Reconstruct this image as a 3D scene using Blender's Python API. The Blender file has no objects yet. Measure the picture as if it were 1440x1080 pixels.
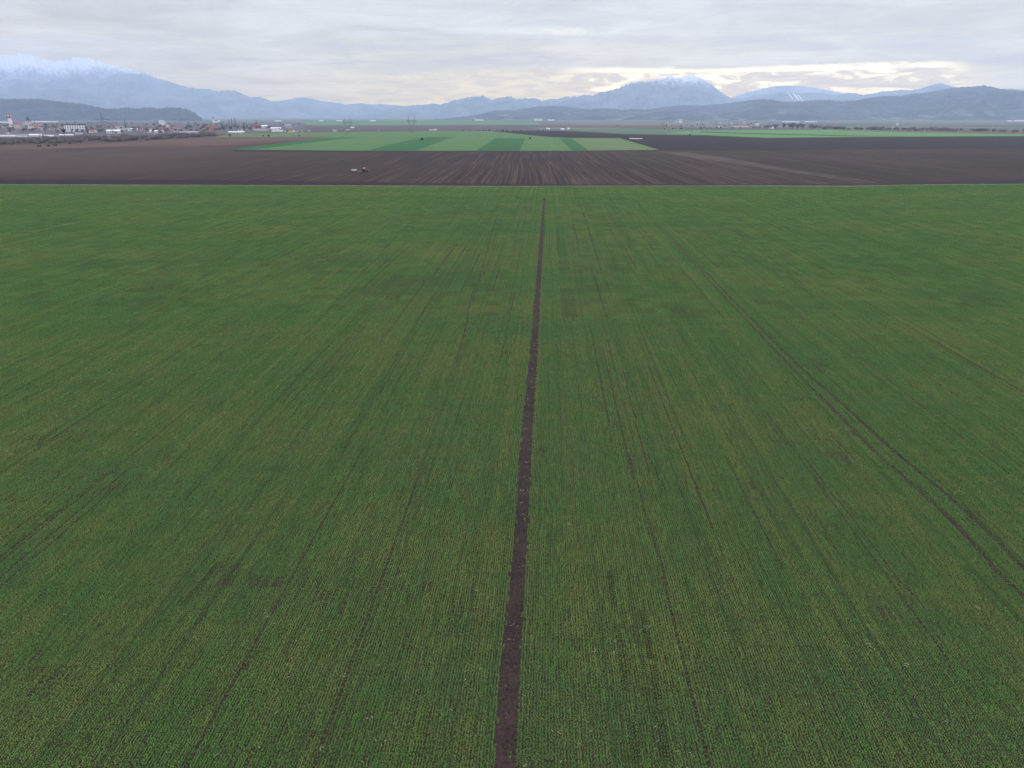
import bpy, math, random
import numpy as np
from mathutils import Vector, noise as mnoise, Matrix
R = math.radians
random.seed(11); rng = np.random.default_rng(7)
scene = bpy.context.scene
COL = scene.collection

# ------------------------------------------------------------------ camera
CAM_H, F_PX = 35.0, 1000.0
PITCH, YAW = R(20.63), R(2.79)
cth, sth, cps, sps = math.cos(PITCH), math.sin(PITCH), math.cos(YAW), math.sin(YAW)
FWD = Vector((-sps*cth, cps*cth, -sth)); RGT = Vector((cps, sps, 0)); UPV = Vector((-sps*sth, cps*sth, cth))
FH = Vector((-sps, cps, 0))
def ray(px, py):
    return RGT*((px-720)/F_PX) + UPV*((540-py)/F_PX) + FWD
def G(px, py, z=0.0):                      # photo pixel -> point on the ground
    d = ray(px, py); t = (z-CAM_H)/d.z
    return Vector((d.x*t, d.y*t, z))
def P(px, py, dist):                       # photo pixel -> point at a forward distance
    d = ray(px, py); t = dist/d.dot(FH)
    return Vector((d.x*t, d.y*t, CAM_H+d.z*t))
def mpp(p):                                # metres per photo pixel at a ground point
    return (p-Vector((0, 0, CAM_H))).dot(FWD)/F_PX

cam = bpy.data.objects.new('camera', bpy.data.cameras.new('camera')); COL.objects.link(cam)
cam.location = (0, 0, CAM_H); cam.rotation_euler = (math.pi/2-PITCH, 0, YAW)
cam.data.sensor_width = 36; cam.data.lens = F_PX/1440*36
cam.data.clip_start = 0.5; cam.data.clip_end = 60000
scene.camera = cam

# ------------------------------------------------------------------ materials
class NT:
    def __init__(s, tree): s.t = tree
    def n(s, typ, ins=None, **kw):
        nd = s.t.nodes.new(typ)
        for k, v in kw.items(): setattr(nd, k, v)
        for k, v in (ins or {}).items():
            if isinstance(v, bpy.types.NodeSocket): s.t.links.new(v, nd.inputs[k])
            else: nd.inputs[k].default_value = v
        return nd
    def math(s, op, a, b=0.0, c=0.0, clamp=False):
        nd = s.n('ShaderNodeMath', {0: a, 1: b, 2: c}, operation=op); nd.use_clamp = clamp
        return nd.outputs[0]
    def vec(s, op, a, b=None):
        ins = {0: a}
        if b is not None: ins[1] = b
        return s.n('ShaderNodeVectorMath', ins, operation=op).outputs[0]
    def noise(s, vec, scale, detail=4, rough=.55, dist=0.0):
        return s.n('ShaderNodeTexNoise', {'Vector': vec, 'Scale': scale, 'Detail': detail, 'Roughness': rough, 'Distortion': dist}).outputs[0]
    def step(s, v, lo, hi, a=0.0, b=1.0):
        nd = s.n('ShaderNodeMapRange', {0: v, 1: lo, 2: hi, 3: a, 4: b}, interpolation_type='SMOOTHSTEP')
        return nd.outputs[0]
    def mix(s, f, a, b):
        nd = s.n('ShaderNodeMix', data_type='RGBA')
        for idx, v in ((0, f), (6, a), (7, b)):
            if isinstance(v, bpy.types.NodeSocket): s.t.links.new(v, nd.inputs[idx])
            elif idx: nd.inputs[idx].default_value = (*v, 1)
            else: nd.inputs[idx].default_value = v
        return nd.outputs[2]
    def pos(s): return s.n('ShaderNodeNewGeometry').outputs['Position']
    def scl(s, v, x, y, z): return s.vec('MULTIPLY', v, (x, y, z))

def mat(name, fn, rough=.9, spec=.2, bump=0.0, bdist=.1):
    m = bpy.data.materials.new(name); m.use_nodes = True
    t = NT(m.node_tree); b = m.node_tree.nodes['Principled BSDF']
    b.inputs['Roughness'].default_value = rough; b.inputs['Specular IOR Level'].default_value = spec
    out = fn(t); h = None
    if isinstance(out, tuple): out, h = out
    m.node_tree.links.new(out, b.inputs['Base Color'])
    if h is not None and bump:
        bp = t.n('ShaderNodeBump', {'Height': h, 'Strength': bump, 'Distance': bdist})
        m.node_tree.links.new(bp.outputs[0], b.inputs['Normal'])
    return m

def plain(name, col, var=.18, scale=.6, rough=.8, spec=.2):
    def f(t):
        n = t.noise(t.n('ShaderNodeTexCoord').outputs['Object'], scale, 5, .6)
        k = t.step(n, .3, .7)
        return t.mix(k, tuple(c*(1-var) for c in col), tuple(min(1, c*(1+var)) for c in col))
    return mat(name, f, rough, spec)

def soil_f(dark, light, sc=3.0):
    def f(t):
        p = t.pos()
        a = t.noise(p, sc, 6, .7); b = t.noise(p, .05, 4, .6); c = t.noise(p, .6, 4, .6)
        k = t.math('ADD', t.math('MULTIPLY', a, .6), t.math('MULTIPLY', t.math('ADD', b, c), .2))
        return t.mix(t.step(k, .36, .64), dark, light), a
    return f

M = {}
M['soil'] = mat('dark_field_soil', soil_f((0.02203, 0.01486, 0.009712), (0.04847, 0.03251, 0.02071), 4), .95, .1, .8, .12)
M['strip_soil'] = mat('bare_strip_soil', soil_f((0.01516, 0.01006, 0.007829), (0.05169, 0.0352, 0.02649), 5), .95, .1, 1, .08)

def plough_f(t):
    p = t.pos()
    warp = t.math('MULTIPLY', t.math('SUBTRACT', t.noise(p, .006, 2), .5), 7)
    sp = t.n('ShaderNodeSeparateXYZ', {0: p})
    x = t.math('ADD', t.math('ADD', sp.outputs[0], t.math('MULTIPLY', sp.outputs[1], .03)), warp)
    cv = t.n('ShaderNodeCombineXYZ', {0: x, 1: t.math('MULTIPLY', sp.outputs[1], .012)}).outputs[0]
    cv2 = t.n('ShaderNodeCombineXYZ', {0: x, 1: t.math('MULTIPLY', sp.outputs[1], .10)}).outputs[0]
    st = t.noise(cv, .33, 3, .6); st2 = t.noise(cv2, 1.3, 3, .7)
    pat = t.noise(t.scl(p, 1, .55, 1), .012, 4, .6)
    base = t.mix(t.step(pat, .36, .66), (0.0157, 0.0067, 0.0060), (0.0305, 0.0156, 0.0115))
    k = t.math('MULTIPLY', t.step(st, .50, .68), t.step(st2, .34, .62))
    k = t.math('MULTIPLY', k, t.step(t.noise(p, .008, 3), .30, .58, .30, 1.0))
    c = t.mix(t.math('MULTIPLY', k, .95), base, (0.1118, 0.0675, 0.0461))
    c = t.mix(t.step(t.noise(cv, .8, 2), .55, .75, 0, .55), c, (0.0102, 0.0043, 0.0039))
    c = t.mix(t.step(t.noise(p, .9, 5, .7), .42, .66, 0, .45), c, (0.0394, 0.0204, 0.0152))
    fx = t.n('ShaderNodeCombineXYZ', {0: x, 1: t.math('MULTIPLY', sp.outputs[1], .004)}).outputs[0]
    fr = t.noise(fx, .85, 2, .8)
    cen = t.math('MULTIPLY', t.step(x, -190, -60), t.step(x, 260, 120))
    c = t.mix(t.math('MULTIPLY', t.step(fr, .52, .62, 0, .45), t.math('MULTIPLY_ADD', cen, .8, .2)), c, (0.0977, 0.0606, 0.0426))
    c = t.mix(t.math('MULTIPLY', t.step(fr, .48, .38, 0, .6), t.math('MULTIPLY_ADD', cen, .7, .3)), c, (0.0088, 0.0040, 0.0037))
    lm = t.math('MULTIPLY', t.step(t.math('ADD', sp.outputs[0], t.math('MULTIPLY', pat, 260)), 40, -330), t.step(pat, .30, .55, .55, 1.0))
    lm = t.math('MULTIPLY', lm, t.step(sp.outputs[1], 400, 520, .25, 1))
    c = t.mix(t.math('MULTIPLY', lm, .75), c, (0.0712, 0.0454, 0.0323))
    c = t.mix(t.step(t.noise(t.scl(p, .12, .9, 1), .5, 4, .7), .50, .70, 0, .35), c, (0.0122, 0.0059, 0.0050))
    return c, st2
M['plough'] = mat('ploughed_soil', plough_f, .95, .1, .6, .4)

def streaky(dark, light, ax=.15, ay=.006, rot=0.0, sc=1.0):
    def f(t):
        p = t.pos()
        if rot:
            p = t.n('ShaderNodeVectorRotate', {'Vector': p, 'Axis': (0, 0, 1), 'Angle': rot}).outputs[0]
        a = t.noise(t.scl(p, ax*sc, ay*sc, 0), 1, 4, .6); b = t.noise(p, .01, 4, .6); c = t.noise(p, .5, 4, .7)
        k = t.math('ADD', t.math('MULTIPLY', a, .5), t.math('ADD', t.math('MULTIPLY', b, .3), t.math('MULTIPLY', c, .2)))
        return t.mix(t.step(k, .36, .64), dark, light)
    return f
M['stubble'] = mat('pale_stubble_soil', streaky((0.06703, 0.03916, 0.02514), (0.1072, 0.06435, 0.03997), .05, .01, R(20)), .95, .1)
M['stubble_pink'] = mat('pinkish_stubble_soil', streaky((0.07784, 0.04129, 0.0305), (0.1252, 0.0704, 0.05024), .02, .01), .95, .1)
M['dark_soil'] = mat('blackish_ploughed_soil', streaky((0.007522, 0.003308, 0.003808), (0.01212, 0.005553, 0.005715), .08, .004, R(-30)), .95, .1)
M['headland'] = mat('dark_headland_soil', streaky((0.0129, 0.006345, 0.007157), (0.02007, 0.01025, 0.01051), .02, .2), .95, .1)
M['mauve_soil'] = mat('mauve_fallow_soil', streaky((0.05832, 0.0394, 0.03985), (0.09621, 0.06739, 0.06318), .004, .012), .95, .1)
M['green_light'] = mat('light_green_crop', streaky((0.04495, 0.1137, 0.02135), (0.06556, 0.1395, 0.03014)), .9, .15)
M['green_warm'] = mat('thin_green_crop', streaky((0.06298, 0.1186, 0.0243), (0.09576, 0.1359, 0.03819), .05, .01, R(50)), .9, .15)
M['green_dark'] = mat('dark_green_crop', streaky((0.007488, 0.06952, 0.006367), (0.01104, 0.08807, 0.00882)), .9, .15)
M['green_far'] = mat('bright_green_crop', streaky((0.05269, 0.157, 0.02599), (0.075, 0.1921, 0.03822), .004, .01), .9, .15)
M['green_mute'] = mat('muted_green_crop', streaky((.045, .085, .035), (.075, .115, .055), .004, .01), .9, .15)
M['tan_soil'] = mat('tan_dry_soil', streaky((0.038, 0.0252, 0.0192), (0.0779, 0.0558, 0.0416), .05, .02, R(40)), .95, .1)
M['town'] = mat('garden_soil_and_lots', streaky((.05, .042, .038), (.125, .108, .098), .03, .02), .95, .1)
M['grass'] = mat('meadow_grass', streaky((0.06242, 0.1043, 0.02285), (0.09882, 0.1345, 0.03998), .02, .02), .9, .15)
M['verge'] = mat('dry_verge_grass', streaky((0.078, 0.0741, 0.042), (0.1326, 0.1209, 0.0805), .2, .2), .9, .15)
M['gravel'] = mat('pale_yard_gravel', streaky((0.105, 0.0924, 0.084), (0.168, 0.1512, 0.1386), .02, .02), .9, .15)

def plain_f(t):                                   # the far plain: patchwork of long fields
    p = t.pos()
    q = t.scl(t.n('ShaderNodeVectorRotate', {'Vector': p, 'Axis': (0, 0, 1), 'Angle': R(8)}).outputs[0], .0016, .0042, 0)
    v = t.n('ShaderNodeTexVoronoi', {'Vector': q, 'Scale': 1.0, 'Randomness': .85}).outputs['Color']
    s = t.n('ShaderNodeSeparateColor', {0: v})
    c = t.mix(t.step(s.outputs[0], .45, .55), (.075, .115, .062), (.105, .085, .082))
    c = t.mix(t.step(s.outputs[1], .68, .70), c, (.13, .145, .095))
    c = t.mix(t.step(s.outputs[2], .80, .82), c, (.06, .048, .052))
    return t.mix(t.step(t.noise(p, .02, 5, .7), .4, .7, 0, .35), c, (.07, .065, .06))
M['plain'] = mat('far_plain_fields', plain_f, .95, .1)

def leaf_f(t):
    p = t.pos()
    rnd = t.n('ShaderNodeObjectInfo').outputs['Random']
    big = t.noise(t.scl(p, .45, 1.0, 0), .035, 4, .6)              # yellowed patches, wider than long
    mid = t.noise(t.scl(p, .6, 1.0, 0), .30, 4, .7)
    blue = t.noise(t.scl(t.vec('ADD', p, (131, 57, 0)), .5, 1.0, 0), .06, 5, .65)
    row = t.noise(t.scl(p, 2.6, .007, 0), 1.0, 3, .8)             # row to row differences
    row2 = t.noise(t.scl(t.vec('ADD', p, (71, 9, 0)), 6.5, .014, 0), 1.0, 2, .7)
    band = t.noise(t.scl(p, .55, .003, 0), 1.0, 3, .6)             # drill pass differences
    fine = t.noise(p, 7, 3, .7); speck = t.noise(p, 2.2, 3, .8)
    k = t.math('ADD', t.math('MULTIPLY', big, .40), t.math('ADD', t.math('MULTIPLY', mid, .30), t.math('MULTIPLY', band, .35)))
    c = t.mix(t.step(k, .44, .64), (.078, .208, .032), (.158, .226, .043))
    c = t.mix(t.step(blue, .50, .72, 0, .6), c, (.056, .182, .040))
    c = t.mix(t.step(row, .53, .68, 0, .66), c, (.046, .090, .026))
    c = t.mix(t.step(row, .46, .32, 0, .50), c, (.225, .262, .056))
    c = t.mix(t.step(row2, .55, .72, 0, .45), c, (.045, .095, .028))
    c = t.mix(t.step(speck, .55, .75, 0, .55), c, (.120, .115, .050))
    br = t.math('MULTIPLY_ADD', fine, .9, .55)
    br = t.math('MULTIPLY', br, t.math('MULTIPLY_ADD', rnd, .26, .87))
    return t.n('ShaderNodeVectorMath', {0: c, 'Scale': br}, operation='SCALE').outputs[0]
M['leaf'] = mat('young_wheat_leaf', leaf_f, .6, .25)
M['straw'] = plain('dry_straw', (.46, .37, .27), .3, 3)

def mountain_mat(name, lo, hi, snow_lo=None, snow_hi=None, nscale=.004, patch=None):
    nscale /= 1.45
    if snow_lo: snow_lo, snow_hi = snow_lo*1.45, snow_hi*1.45
    if patch: patch = (patch[0]*1.45, patch[1]*1.45, patch[2])
    def f(t):
        p = t.pos()
        sp = t.n('ShaderNodeSeparateXYZ', {0: p}); z = sp.outputs[2]
        n = t.noise(p, nscale, 7, .62); n2 = t.noise(p, nscale*6, 5, .65)
        k = t.math('ADD', t.math('MULTIPLY', n, .55), t.math('MULTIPLY', n2, .45))
        c = t.mix(t.step(k, .42, .58), tuple(v*.85 for v in lo), tuple(v*1.15 for v in hi))
        if patch:
            pn = t.noise(t.scl(p, 1, .6, 3), nscale*1.7, 4, .5)
            kk = t.math('MULTIPLY', t.step(pn, .56, .60), t.step(z, patch[0], patch[1], 1, 0))
            c = t.mix(kk, c, patch[2])
        if snow_lo is not None:
            gn = t.noise(t.scl(p, 1, 1, .45), nscale*4.0, 7, .75)
            zz = t.math('MULTIPLY_ADD', t.math('SUBTRACT', gn, .5), (snow_hi-snow_lo)*3.2, z)
            c = t.mix(t.step(zz, snow_lo, snow_hi), c, (.86, .86, .86))
        return c, n2
    return mat(name, f, .95, .05, .8, 60)

# ------------------------------------------------------------------ mesh helpers
class MB:
    def __init__(s): s.v = []; s.f = []
    def add(s, vs, fs):
        k = len(s.v); s.v += [tuple(v) for v in vs]; s.f += [tuple(i+k for i in f) for f in fs]; return s
    def box(s, x0, x1, y0, y1, z0, z1, tx=1.0, ty=1.0):
        cx, cy = (x0+x1)/2, (y0+y1)/2; hx, hy = (x1-x0)/2, (y1-y0)/2
        vs = [(cx+a*hx, cy+b*hy, z0) for a, b in ((-1, -1), (1, -1), (1, 1), (-1, 1))] + \
             [(cx+a*hx*tx, cy+b*hy*ty, z1) for a, b in ((-1, -1), (1, -1), (1, 1), (-1, 1))]
        return s.add(vs, [(3, 2, 1, 0), (4, 5, 6, 7), (0, 1, 5, 4), (1, 2, 6, 5), (2, 3, 7, 6), (3, 0, 4, 7)])
    def bar(s, a, b, r0, r1=None, n=4):
        a, b = Vector(a), Vector(b); r1 = r0 if r1 is None else r1
        d = (b-a).normalized(); u = d.orthogonal().normalized(); w = d.cross(u); vs = []
        for c, r in ((a, r0), (b, r1)):
            for i in range(n):
                t = 2*math.pi*(i+.5)/n; vs.append(c+u*(r*math.cos(t))+w*(r*math.sin(t)))
        fs = [(i, (i+1) % n, n+(i+1) % n, n+i) for i in range(n)] + [tuple(range(n))[::-1], tuple(range(n, 2*n))]
        return s.add(vs, fs)
    def lathe(s, prof, n=16, axis='z', c=(0, 0, 0)):
        vs, fs = [], []
        for r, h in prof:
            for i in range(n):
                t = 2*math.pi*i/n; a, b = r*math.cos(t), r*math.sin(t)
                vs.append((a+c[0], b+c[1], h+c[2]) if axis == 'z' else (a+c[0], h+c[1], b+c[2]))
        for k in range(len(prof)-1):
            for i in range(n):
                j = (i+1) % n; fs.append((k*n+i, k*n+j, (k+1)*n+j, (k+1)*n+i))
        fs += [tuple(range(n))[::-1], tuple(range((len(prof)-1)*n, len(prof)*n))]
        return s.add(vs, fs)
    def prism(s, poly, y0, y1):                      # polygon in xz extruded along y
        n = len(poly)
        vs = [(x, y0, z) for x, z in poly] + [(x, y1, z) for x, z in poly]
        return s.add(vs, [tuple(range(n)), tuple(range(n, 2*n))[::-1]] + [(i, n+i, n+(i+1) % n, (i+1) % n) for i in range(n)])
    def mesh(s, name, m, smooth=False):
        me = bpy.data.meshes.new(name); me.from_pydata(s.v, [], s.f)
        me.materials.append(m)
        if smooth: me.polygons.foreach_set('use_smooth', [True]*len(me.polygons))
        me.update(); return me
    def build(s, name, m, parent=None, smooth=False):
        return link(name, s.mesh(name, m, smooth), parent)

def link(name, me, parent=None):
    o = bpy.data.objects.new(name, me); COL.objects.link(o)
    if parent is not None: o.parent = parent
    return o
def tag(o, label, cat, group=None, kind=None):
    o['label'] = label; o['category'] = cat
    if group: o['group'] = group
    if kind: o['kind'] = kind
    return o
def empty(name, loc, rz=0, label=None, cat=None, group=None):
    o = bpy.data.objects.new(name, None); COL.objects.link(o)
    o.location = loc; o.rotation_euler = (0, 0, rz); o.empty_display_size = .5
    if label: tag(o, label, cat, group)
    return o
def copy_tree(o, parent=None):
    c = o.copy(); COL.objects.link(c)
    if parent is not None: c.parent = parent
    for ch in [x for x in COL.objects if x.parent == o]: copy_tree(ch, c)
    return c

SHEETS = [0]
def sheet(name, pts, z, m, label, cat='field'):
    """a field or road: outline given as photo pixels, laid on the ground at its own height"""
    vs = [G(x, y, 0) for x, y in pts]
    SHEETS[0] += 1; z += SHEETS[0]*.0015
    vs = [(v.x, v.y, z) for v in vs]
    me = bpy.data.meshes.new(name); me.from_pydata(vs, [], [tuple(range(len(vs)))[::-1]])
    me.materials.append(m); me.update()
    bm_fix(me)
    return tag(link(name, me), label, cat, None, 'structure')
def bm_fix(me):
    import bmesh
    bm = bmesh.new(); bm.from_mesh(me)
    bmesh.ops.triangulate(bm, faces=bm.faces[:]); 
    for f in bm.faces:
        f.normal_update()
        if f.normal.z < 0: f.normal_flip()
    bm.to_mesh(me); bm.free()

def vnoise(x, y, seed=0):
    """vectorised 2-d value noise in 0..1"""
    xi, yi = np.floor(x).astype(np.int64), np.floor(y).astype(np.int64)
    fx, fy = x-xi, y-yi; fx = fx*fx*(3-2*fx); fy = fy*fy*(3-2*fy)
    def h(a, b):
        n = (a*374761393 + b*668265263 + seed*974711) & 0xffffffff
        n = ((n ^ (n >> 13))*1274126177) & 0xffffffff
        return ((n ^ (n >> 16)) & 0xffff)/65535.0
    return (h(xi, yi)*(1-fx)+h(xi+1, yi)*fx)*(1-fy)+(h(xi, yi+1)*(1-fx)+h(xi+1, yi+1)*fx)*fy
def fbm(x, y, seed=0, oct=4):
    s, a, n = 0, 1, 0
    for i in range(oct):
        s = s+a*vnoise(x*2**i, y*2**i, seed+i); n += a; a *= .5
    return s/n

# ------------------------------------------------------------------ ground sheets
me = bpy.data.meshes.new('ground')
me.from_pydata([(-21500, -900, -.25), (21500, -900, -.25), (21500, 21300, -.25), (-21500, 21300, -.25)], [], [(0, 1, 2, 3)])
me.materials.append(M['plain'])
tag(link('ground', me), 'flat hazy plain of long brown and green fields reaching the mountains', 'plain', None, 'structure')

EDGE = [(-260, 258.2), (0, 259.6), (360, 260.6), (560, 261.4), (720, 262), (900, 261.4), (1080, 261.2), (1190, 261.8), (1300, 259.8), (1440, 258.8), (1720, 257.4)]
EW = [G(x, y) for x, y in EDGE]
ex, ey = np.array([p.x for p in EW]), np.array([p.y for p in EW])
def edge_y(x): return np.interp(x, ex, ey)

me = bpy.data.meshes.new('field')
vs = [(-520, 4, 0), (420, 4, 0)] + [(p.x, p.y, 0) for p in EW[::-1]]
me.from_pydata(vs, [], [tuple(range(len(vs)))]); me.materials.append(M['soil']); bm_fix(me)
tag(link('field', me), 'dark damp soil under the young crop in the large front field', 'field', None, 'structure')

far = [(x, y-.5) for x, y in EDGE]
sheet('ploughed_field', far + [(1900, 186), (-420, 186)], -.16, M['plough'],
      'brown ploughed field with pale straight furrow streaks beyond the green crop')
HL = [(x, float(np.interp(x, [e[0] for e in EDGE], [e[1] for e in EDGE]))-5.2-2.6*math.sin(x*.004+1)-2.2*mnoise.noise(Vector((x*.05, 4, 0)))) for x in range(-255, 1716, 11)]
sheet('headland', [(x, y-.8) for x, y in EDGE] + HL[::-1], -.12, M['headland'],
      'dark strip of fresh ploughing along the near edge of the brown field', 'headland')
sheet('stubble_field', [(-420, 222), (0, 211), (170, 206), (330, 203.5), (420, 197), (480, 193.6), (470, 192), (300, 192.5), (250, 195.5), (150, 201), (50, 204), (-420, 214)],
      -.12, M['stubble'], 'pale brown stubble field below the thicket on the left')
sheet('stubble_field', [(330, 200.5), (400, 196.6), (470, 193.6), (480, 192.6), (400, 193.4), (330, 196.6), (250, 200)],
      -.08, M['stubble_pink'], 'reddish brown wedge of bare ground beside the left tip of the green strips')
sheet('ploughed_field', [(868, 194), (900, 202), (926, 210.8), (1000, 211.5), (1440, 208.5), (1900, 205), (1900, 190), (1440, 191.6), (1080, 193.6), (1000, 192.6)],
      -.12, M['dark_soil'], 'nearly black ploughed field on the right below the bright green band')
sheet('ploughed_field', [(920, 212), (960, 213.5), (1020, 221), (1100, 236), (1230, 255), (1160, 249), (1040, 231), (960, 219.5)],
      -.12, M['tan_soil'], 'tan diagonal patch crossing the ploughed field on the right')
sheet('strip_field', [(325, 210.2), (420, 198), (470, 193.2), (420, 192), (380, 188.4), (480, 186.6), (620, 184.6), (700, 184.4), (770, 190.5), (820, 194), (872, 194.3), (927, 210.6), (800, 212), (500, 212)],
      -.08, M['green_light'], 'wide light green field cut into long strips beyond the ploughed land')
for pts, lab in (
    ([(325, 210.1), (400, 200.5), (440, 195.6), (478, 192.8), (512, 192.8), (470, 196.2), (420, 202.5), (352, 211.0)], 'long thin deep green crop strip at the left tip of the light green field'),
    ([(515, 211.6), (555, 201.5), (591, 194), (606, 192.6), (642, 192.6), (630, 195.2), (585, 211.6)], 'deep green crop strip with one dark bush in it, second strip of the light field'),
    ([(670, 211.6), (697, 194.2), (739, 194.4), (731, 211.6)], 'broad deep green crop strip in the middle of the light field'),
    ([(805, 211.7), (786, 194.4), (803, 194.4), (827.5, 211.5)], 'narrow deep green crop strip slanting toward the right end of the light field')):
    sheet('crop_strip', pts, -.04, M['green_dark'], lab, 'crop strip')
sheet('crop_strip', [(828.5, 211.3), (804, 194.6), (870, 194.6), (926, 210.4)], -.04, M['green_warm'],
      'yellowish thin green crop strip with a pointed end beside the black field', 'crop strip')
sheet('ditch', [(330, 212.9), (500, 213.2), (720, 213.3), (930, 211.8), (930, 210.6), (800, 212), (500, 212), (330, 210.6)], -.06, M['headland'],
      'dark furrow line along the near edge of the light green strips', 'ditch')
sheet('ploughed_field', [(690, 184.6), (745, 183.4), (800, 184), (880, 188.4), (1000, 190.5), (1000, 192.4), (900, 193.6), (800, 193.9), (772, 192.4)], -.04, M['dark_soil'],
      'dark wedge of ploughed land behind the light green strips')
sheet('far_field', [(770, 184.2), (860, 180), (985, 182.6), (960, 188), (1000, 191), (880, 189.2)], -.12, M['green_mute'], 'muted green field behind the dark wedge', 'field')
sheet('far_field', [(930, 187), (985, 183.2), (1200, 182.4), (1440, 187.5), (1760, 189), (1760, 190.6), (1440, 191.4), (1200, 192.4), (1080, 193.8), (1000, 190.4)], -.08, M['green_far'],
      'bright green field band running across the right side', 'field')
sheet('ditch', [(985, 185.0), (1100, 188.3), (1200, 190.6), (1290, 191.4), (1200, 191.5), (1100, 189.4), (985, 186.0)], -.04, M['headland'],
      'thin dark line dividing the bright green band', 'ditch')
sheet('far_field', [(1180, 183.0), (1440, 185.6), (1760, 187), (1760, 189.6), (1440, 188.6), (1300, 186.6), (1180, 183.8)], -.04, M['stubble_pink'],
      'pale pinkish strip of dry ground under the hedge on the right', 'field')
sheet('meadow', [(302, 192.6), (322, 188.2), (400, 186.4), (500, 185.5), (640, 184), (700, 184.4), (620, 187), (480, 192.6), (400, 192.4)], -.10, M['grass'],
      'green meadow in front of the white sheds', 'meadow')
sheet('meadow', [(420, 189.9), (436, 189.9), (436, 191.2), (420, 191.2)], -.06, M['verge'], 'small pale yellow patch in the green meadow', 'meadow')
sheet('far_field', [(430, 183.6), (700, 183.4), (760, 181), (700, 176.5), (430, 176.5)], -.12, M['mauve_soil'], 'mauve fallow land behind the green meadow', 'field')
sheet('far_field', [(760, 178.5), (960, 179.5), (960, 176.4), (760, 175.6)], -.12, M['stubble_pink'], 'faded pinkish field band in the middle distance', 'field')
sheet('far_field', [(430, 175.6), (760, 175), (760, 172.4), (430, 172.4)], -.12, M['green_far'], 'faded green field band near the foot of the hills', 'field')
sheet('town_ground', [(-90, 196), (60, 193.4), (180, 190.2), (304, 188.4), (330, 187.2), (400, 185.6), (430, 184), (430, 172.8), (-90, 172.8)], -.14, M['town'],
      'brown gardens and bare lots between the houses of the town on the left', 'ground')
sheet('yard', [(-60, 193.6), (60, 192.2), (112, 191.2), (112, 189), (40, 188.4), (-60, 189)], -.12, M['gravel'], 'pale bare yard ground around the low sheds on the left', 'yard')
VX = np.arange(-255, 1716, 4.0); VY = np.interp(VX, [e[0] for e in EDGE], [e[1] for e in EDGE])
VN = [mnoise.noise(Vector((x*.11, 1, 0)))+.7*mnoise.noise(Vector((x*.4, 2, 0))) for x in VX]
sheet('road_verge', [(x, y+.55+.35*n) for x, y, n in zip(VX, VY, VN)] + [(x, y-.35-.25*n) for x, y, n in list(zip(VX, VY, VN[::-1]))[::-1]], .03, M['verge'],
      'thin line of dry pale grass between the green crop and the ploughed field', 'verge')

# ------------------------------------------------------------------ bare strip through the crop
SP = [(694, 1300, 35), (697, 1240, 34), (711, 1080, 28.5), (716, 960, 29), (721, 905, 26), (725, 840, 25), (734, 740, 17.5), (738, 650, 17), (745, 560, 13.5), (749.6, 510, 10.8),
      (755.8, 415, 7.6), (761.2, 340, 5.2), (764, 300, 3.4), (766, 270, 2.2)]
sw = [(G(x, y), w*mpp(G(x, y))/2) for x, y, w in SP]
s_y = np.array([p.y for p, _ in sw]); s_x = np.array([p.x for p, _ in sw]); s_h = np.array([h for _, h in sw])
s_h = np.clip(s_h, .42, .62)
def strip_x(y): return np.interp(y, s_y, s_x)
def strip_h(y): return np.interp(y, s_y, s_h)*np.where(y > s_y[-1], 0, 1)
yy = np.arange(s_y[0], s_y[-1], .18); nx = 17
xx = np.linspace(-1.25, 1.25, nx)
vs, fs = [], []
for i, y in enumerate(yy):
    cx, h = float(strip_x(y)), float(strip_h(y))
    for j, u in enumerate(xx):
        x = cx+u*h
        e = 1-abs(u)/1.25
        z = .006+min(1, e*4)*(.05*(mnoise.noise(Vector((x*6, y*6, 0)))*.5+.55)+.05*max(0, mnoise.noise(Vector((x*2.2, y*2.2, 5)))))
        vs.append((x, y, z))
for i in range(len(yy)-1):
    for j in range(nx-1):
        a = i*nx+j; fs.append((a, a+1, a+nx+1, a+nx))
mb = MB(); mb.v, mb.f = vs, fs
tag(mb.build('soil_strip', M['strip_soil'], None, True), 'narrow bare strip of crumbly dark soil running straight through the green crop', 'soil strip', None, 'structure')

# wheel tracks (world polylines)
TL = [G(x, y) for x, y in ((896, 285), (900, 292.5), (975, 371), (1031, 431), (1106, 510), (1170, 574), (1230, 636), (1287, 685), (1348, 742), (1401, 803), (1440, 840), (1560, 960), (1990, 1400))]
TR = [G(x, y) for x, y in ((897.5, 285), (903, 292.5), (981, 371), (1039, 431), (1118, 510), (1190, 574), (1258, 636), (1318, 685), (1383, 742), (1440, 800), (1620, 960), (2110, 1400))]
tracks = [(np.array([p.y for p in T])[::-1], np.array([p.x for p in T])[::-1]) for T in (TL, TR)]
# single dark lines: constant row position, limited length
lines = []
for pts in (((832, 380), (870, 500)), ((876, 520), (912, 665)), ((884, 640), (940, 830)), ((933, 815), (998, 1080)), ((910, 640), (941, 700)),
            ((1128, 640), (1287, 844)), ((1040, 330), (1130, 400)), ((1110, 390), (1240, 500)), ((1018, 640), (1100, 800)), ((668, 400), (640, 520)),
            ((600, 430), (480, 640)), ((560, 330), (430, 470)), ((380, 320), (60, 560)), ((700, 300), (650, 480)), ((820, 300), (845, 380)), ((960, 300), (1300, 520))):
    a, b = G(*pts[0]), G(*pts[1])
    lines.append((min(a.y, b.y), max(a.y, b.y), a, b))
def line_x(L, y):
    a, b = L[2], L[3]; t = (y-a.y)/(b.y-a.y); return a.x+(b.x-a.x)*t

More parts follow.
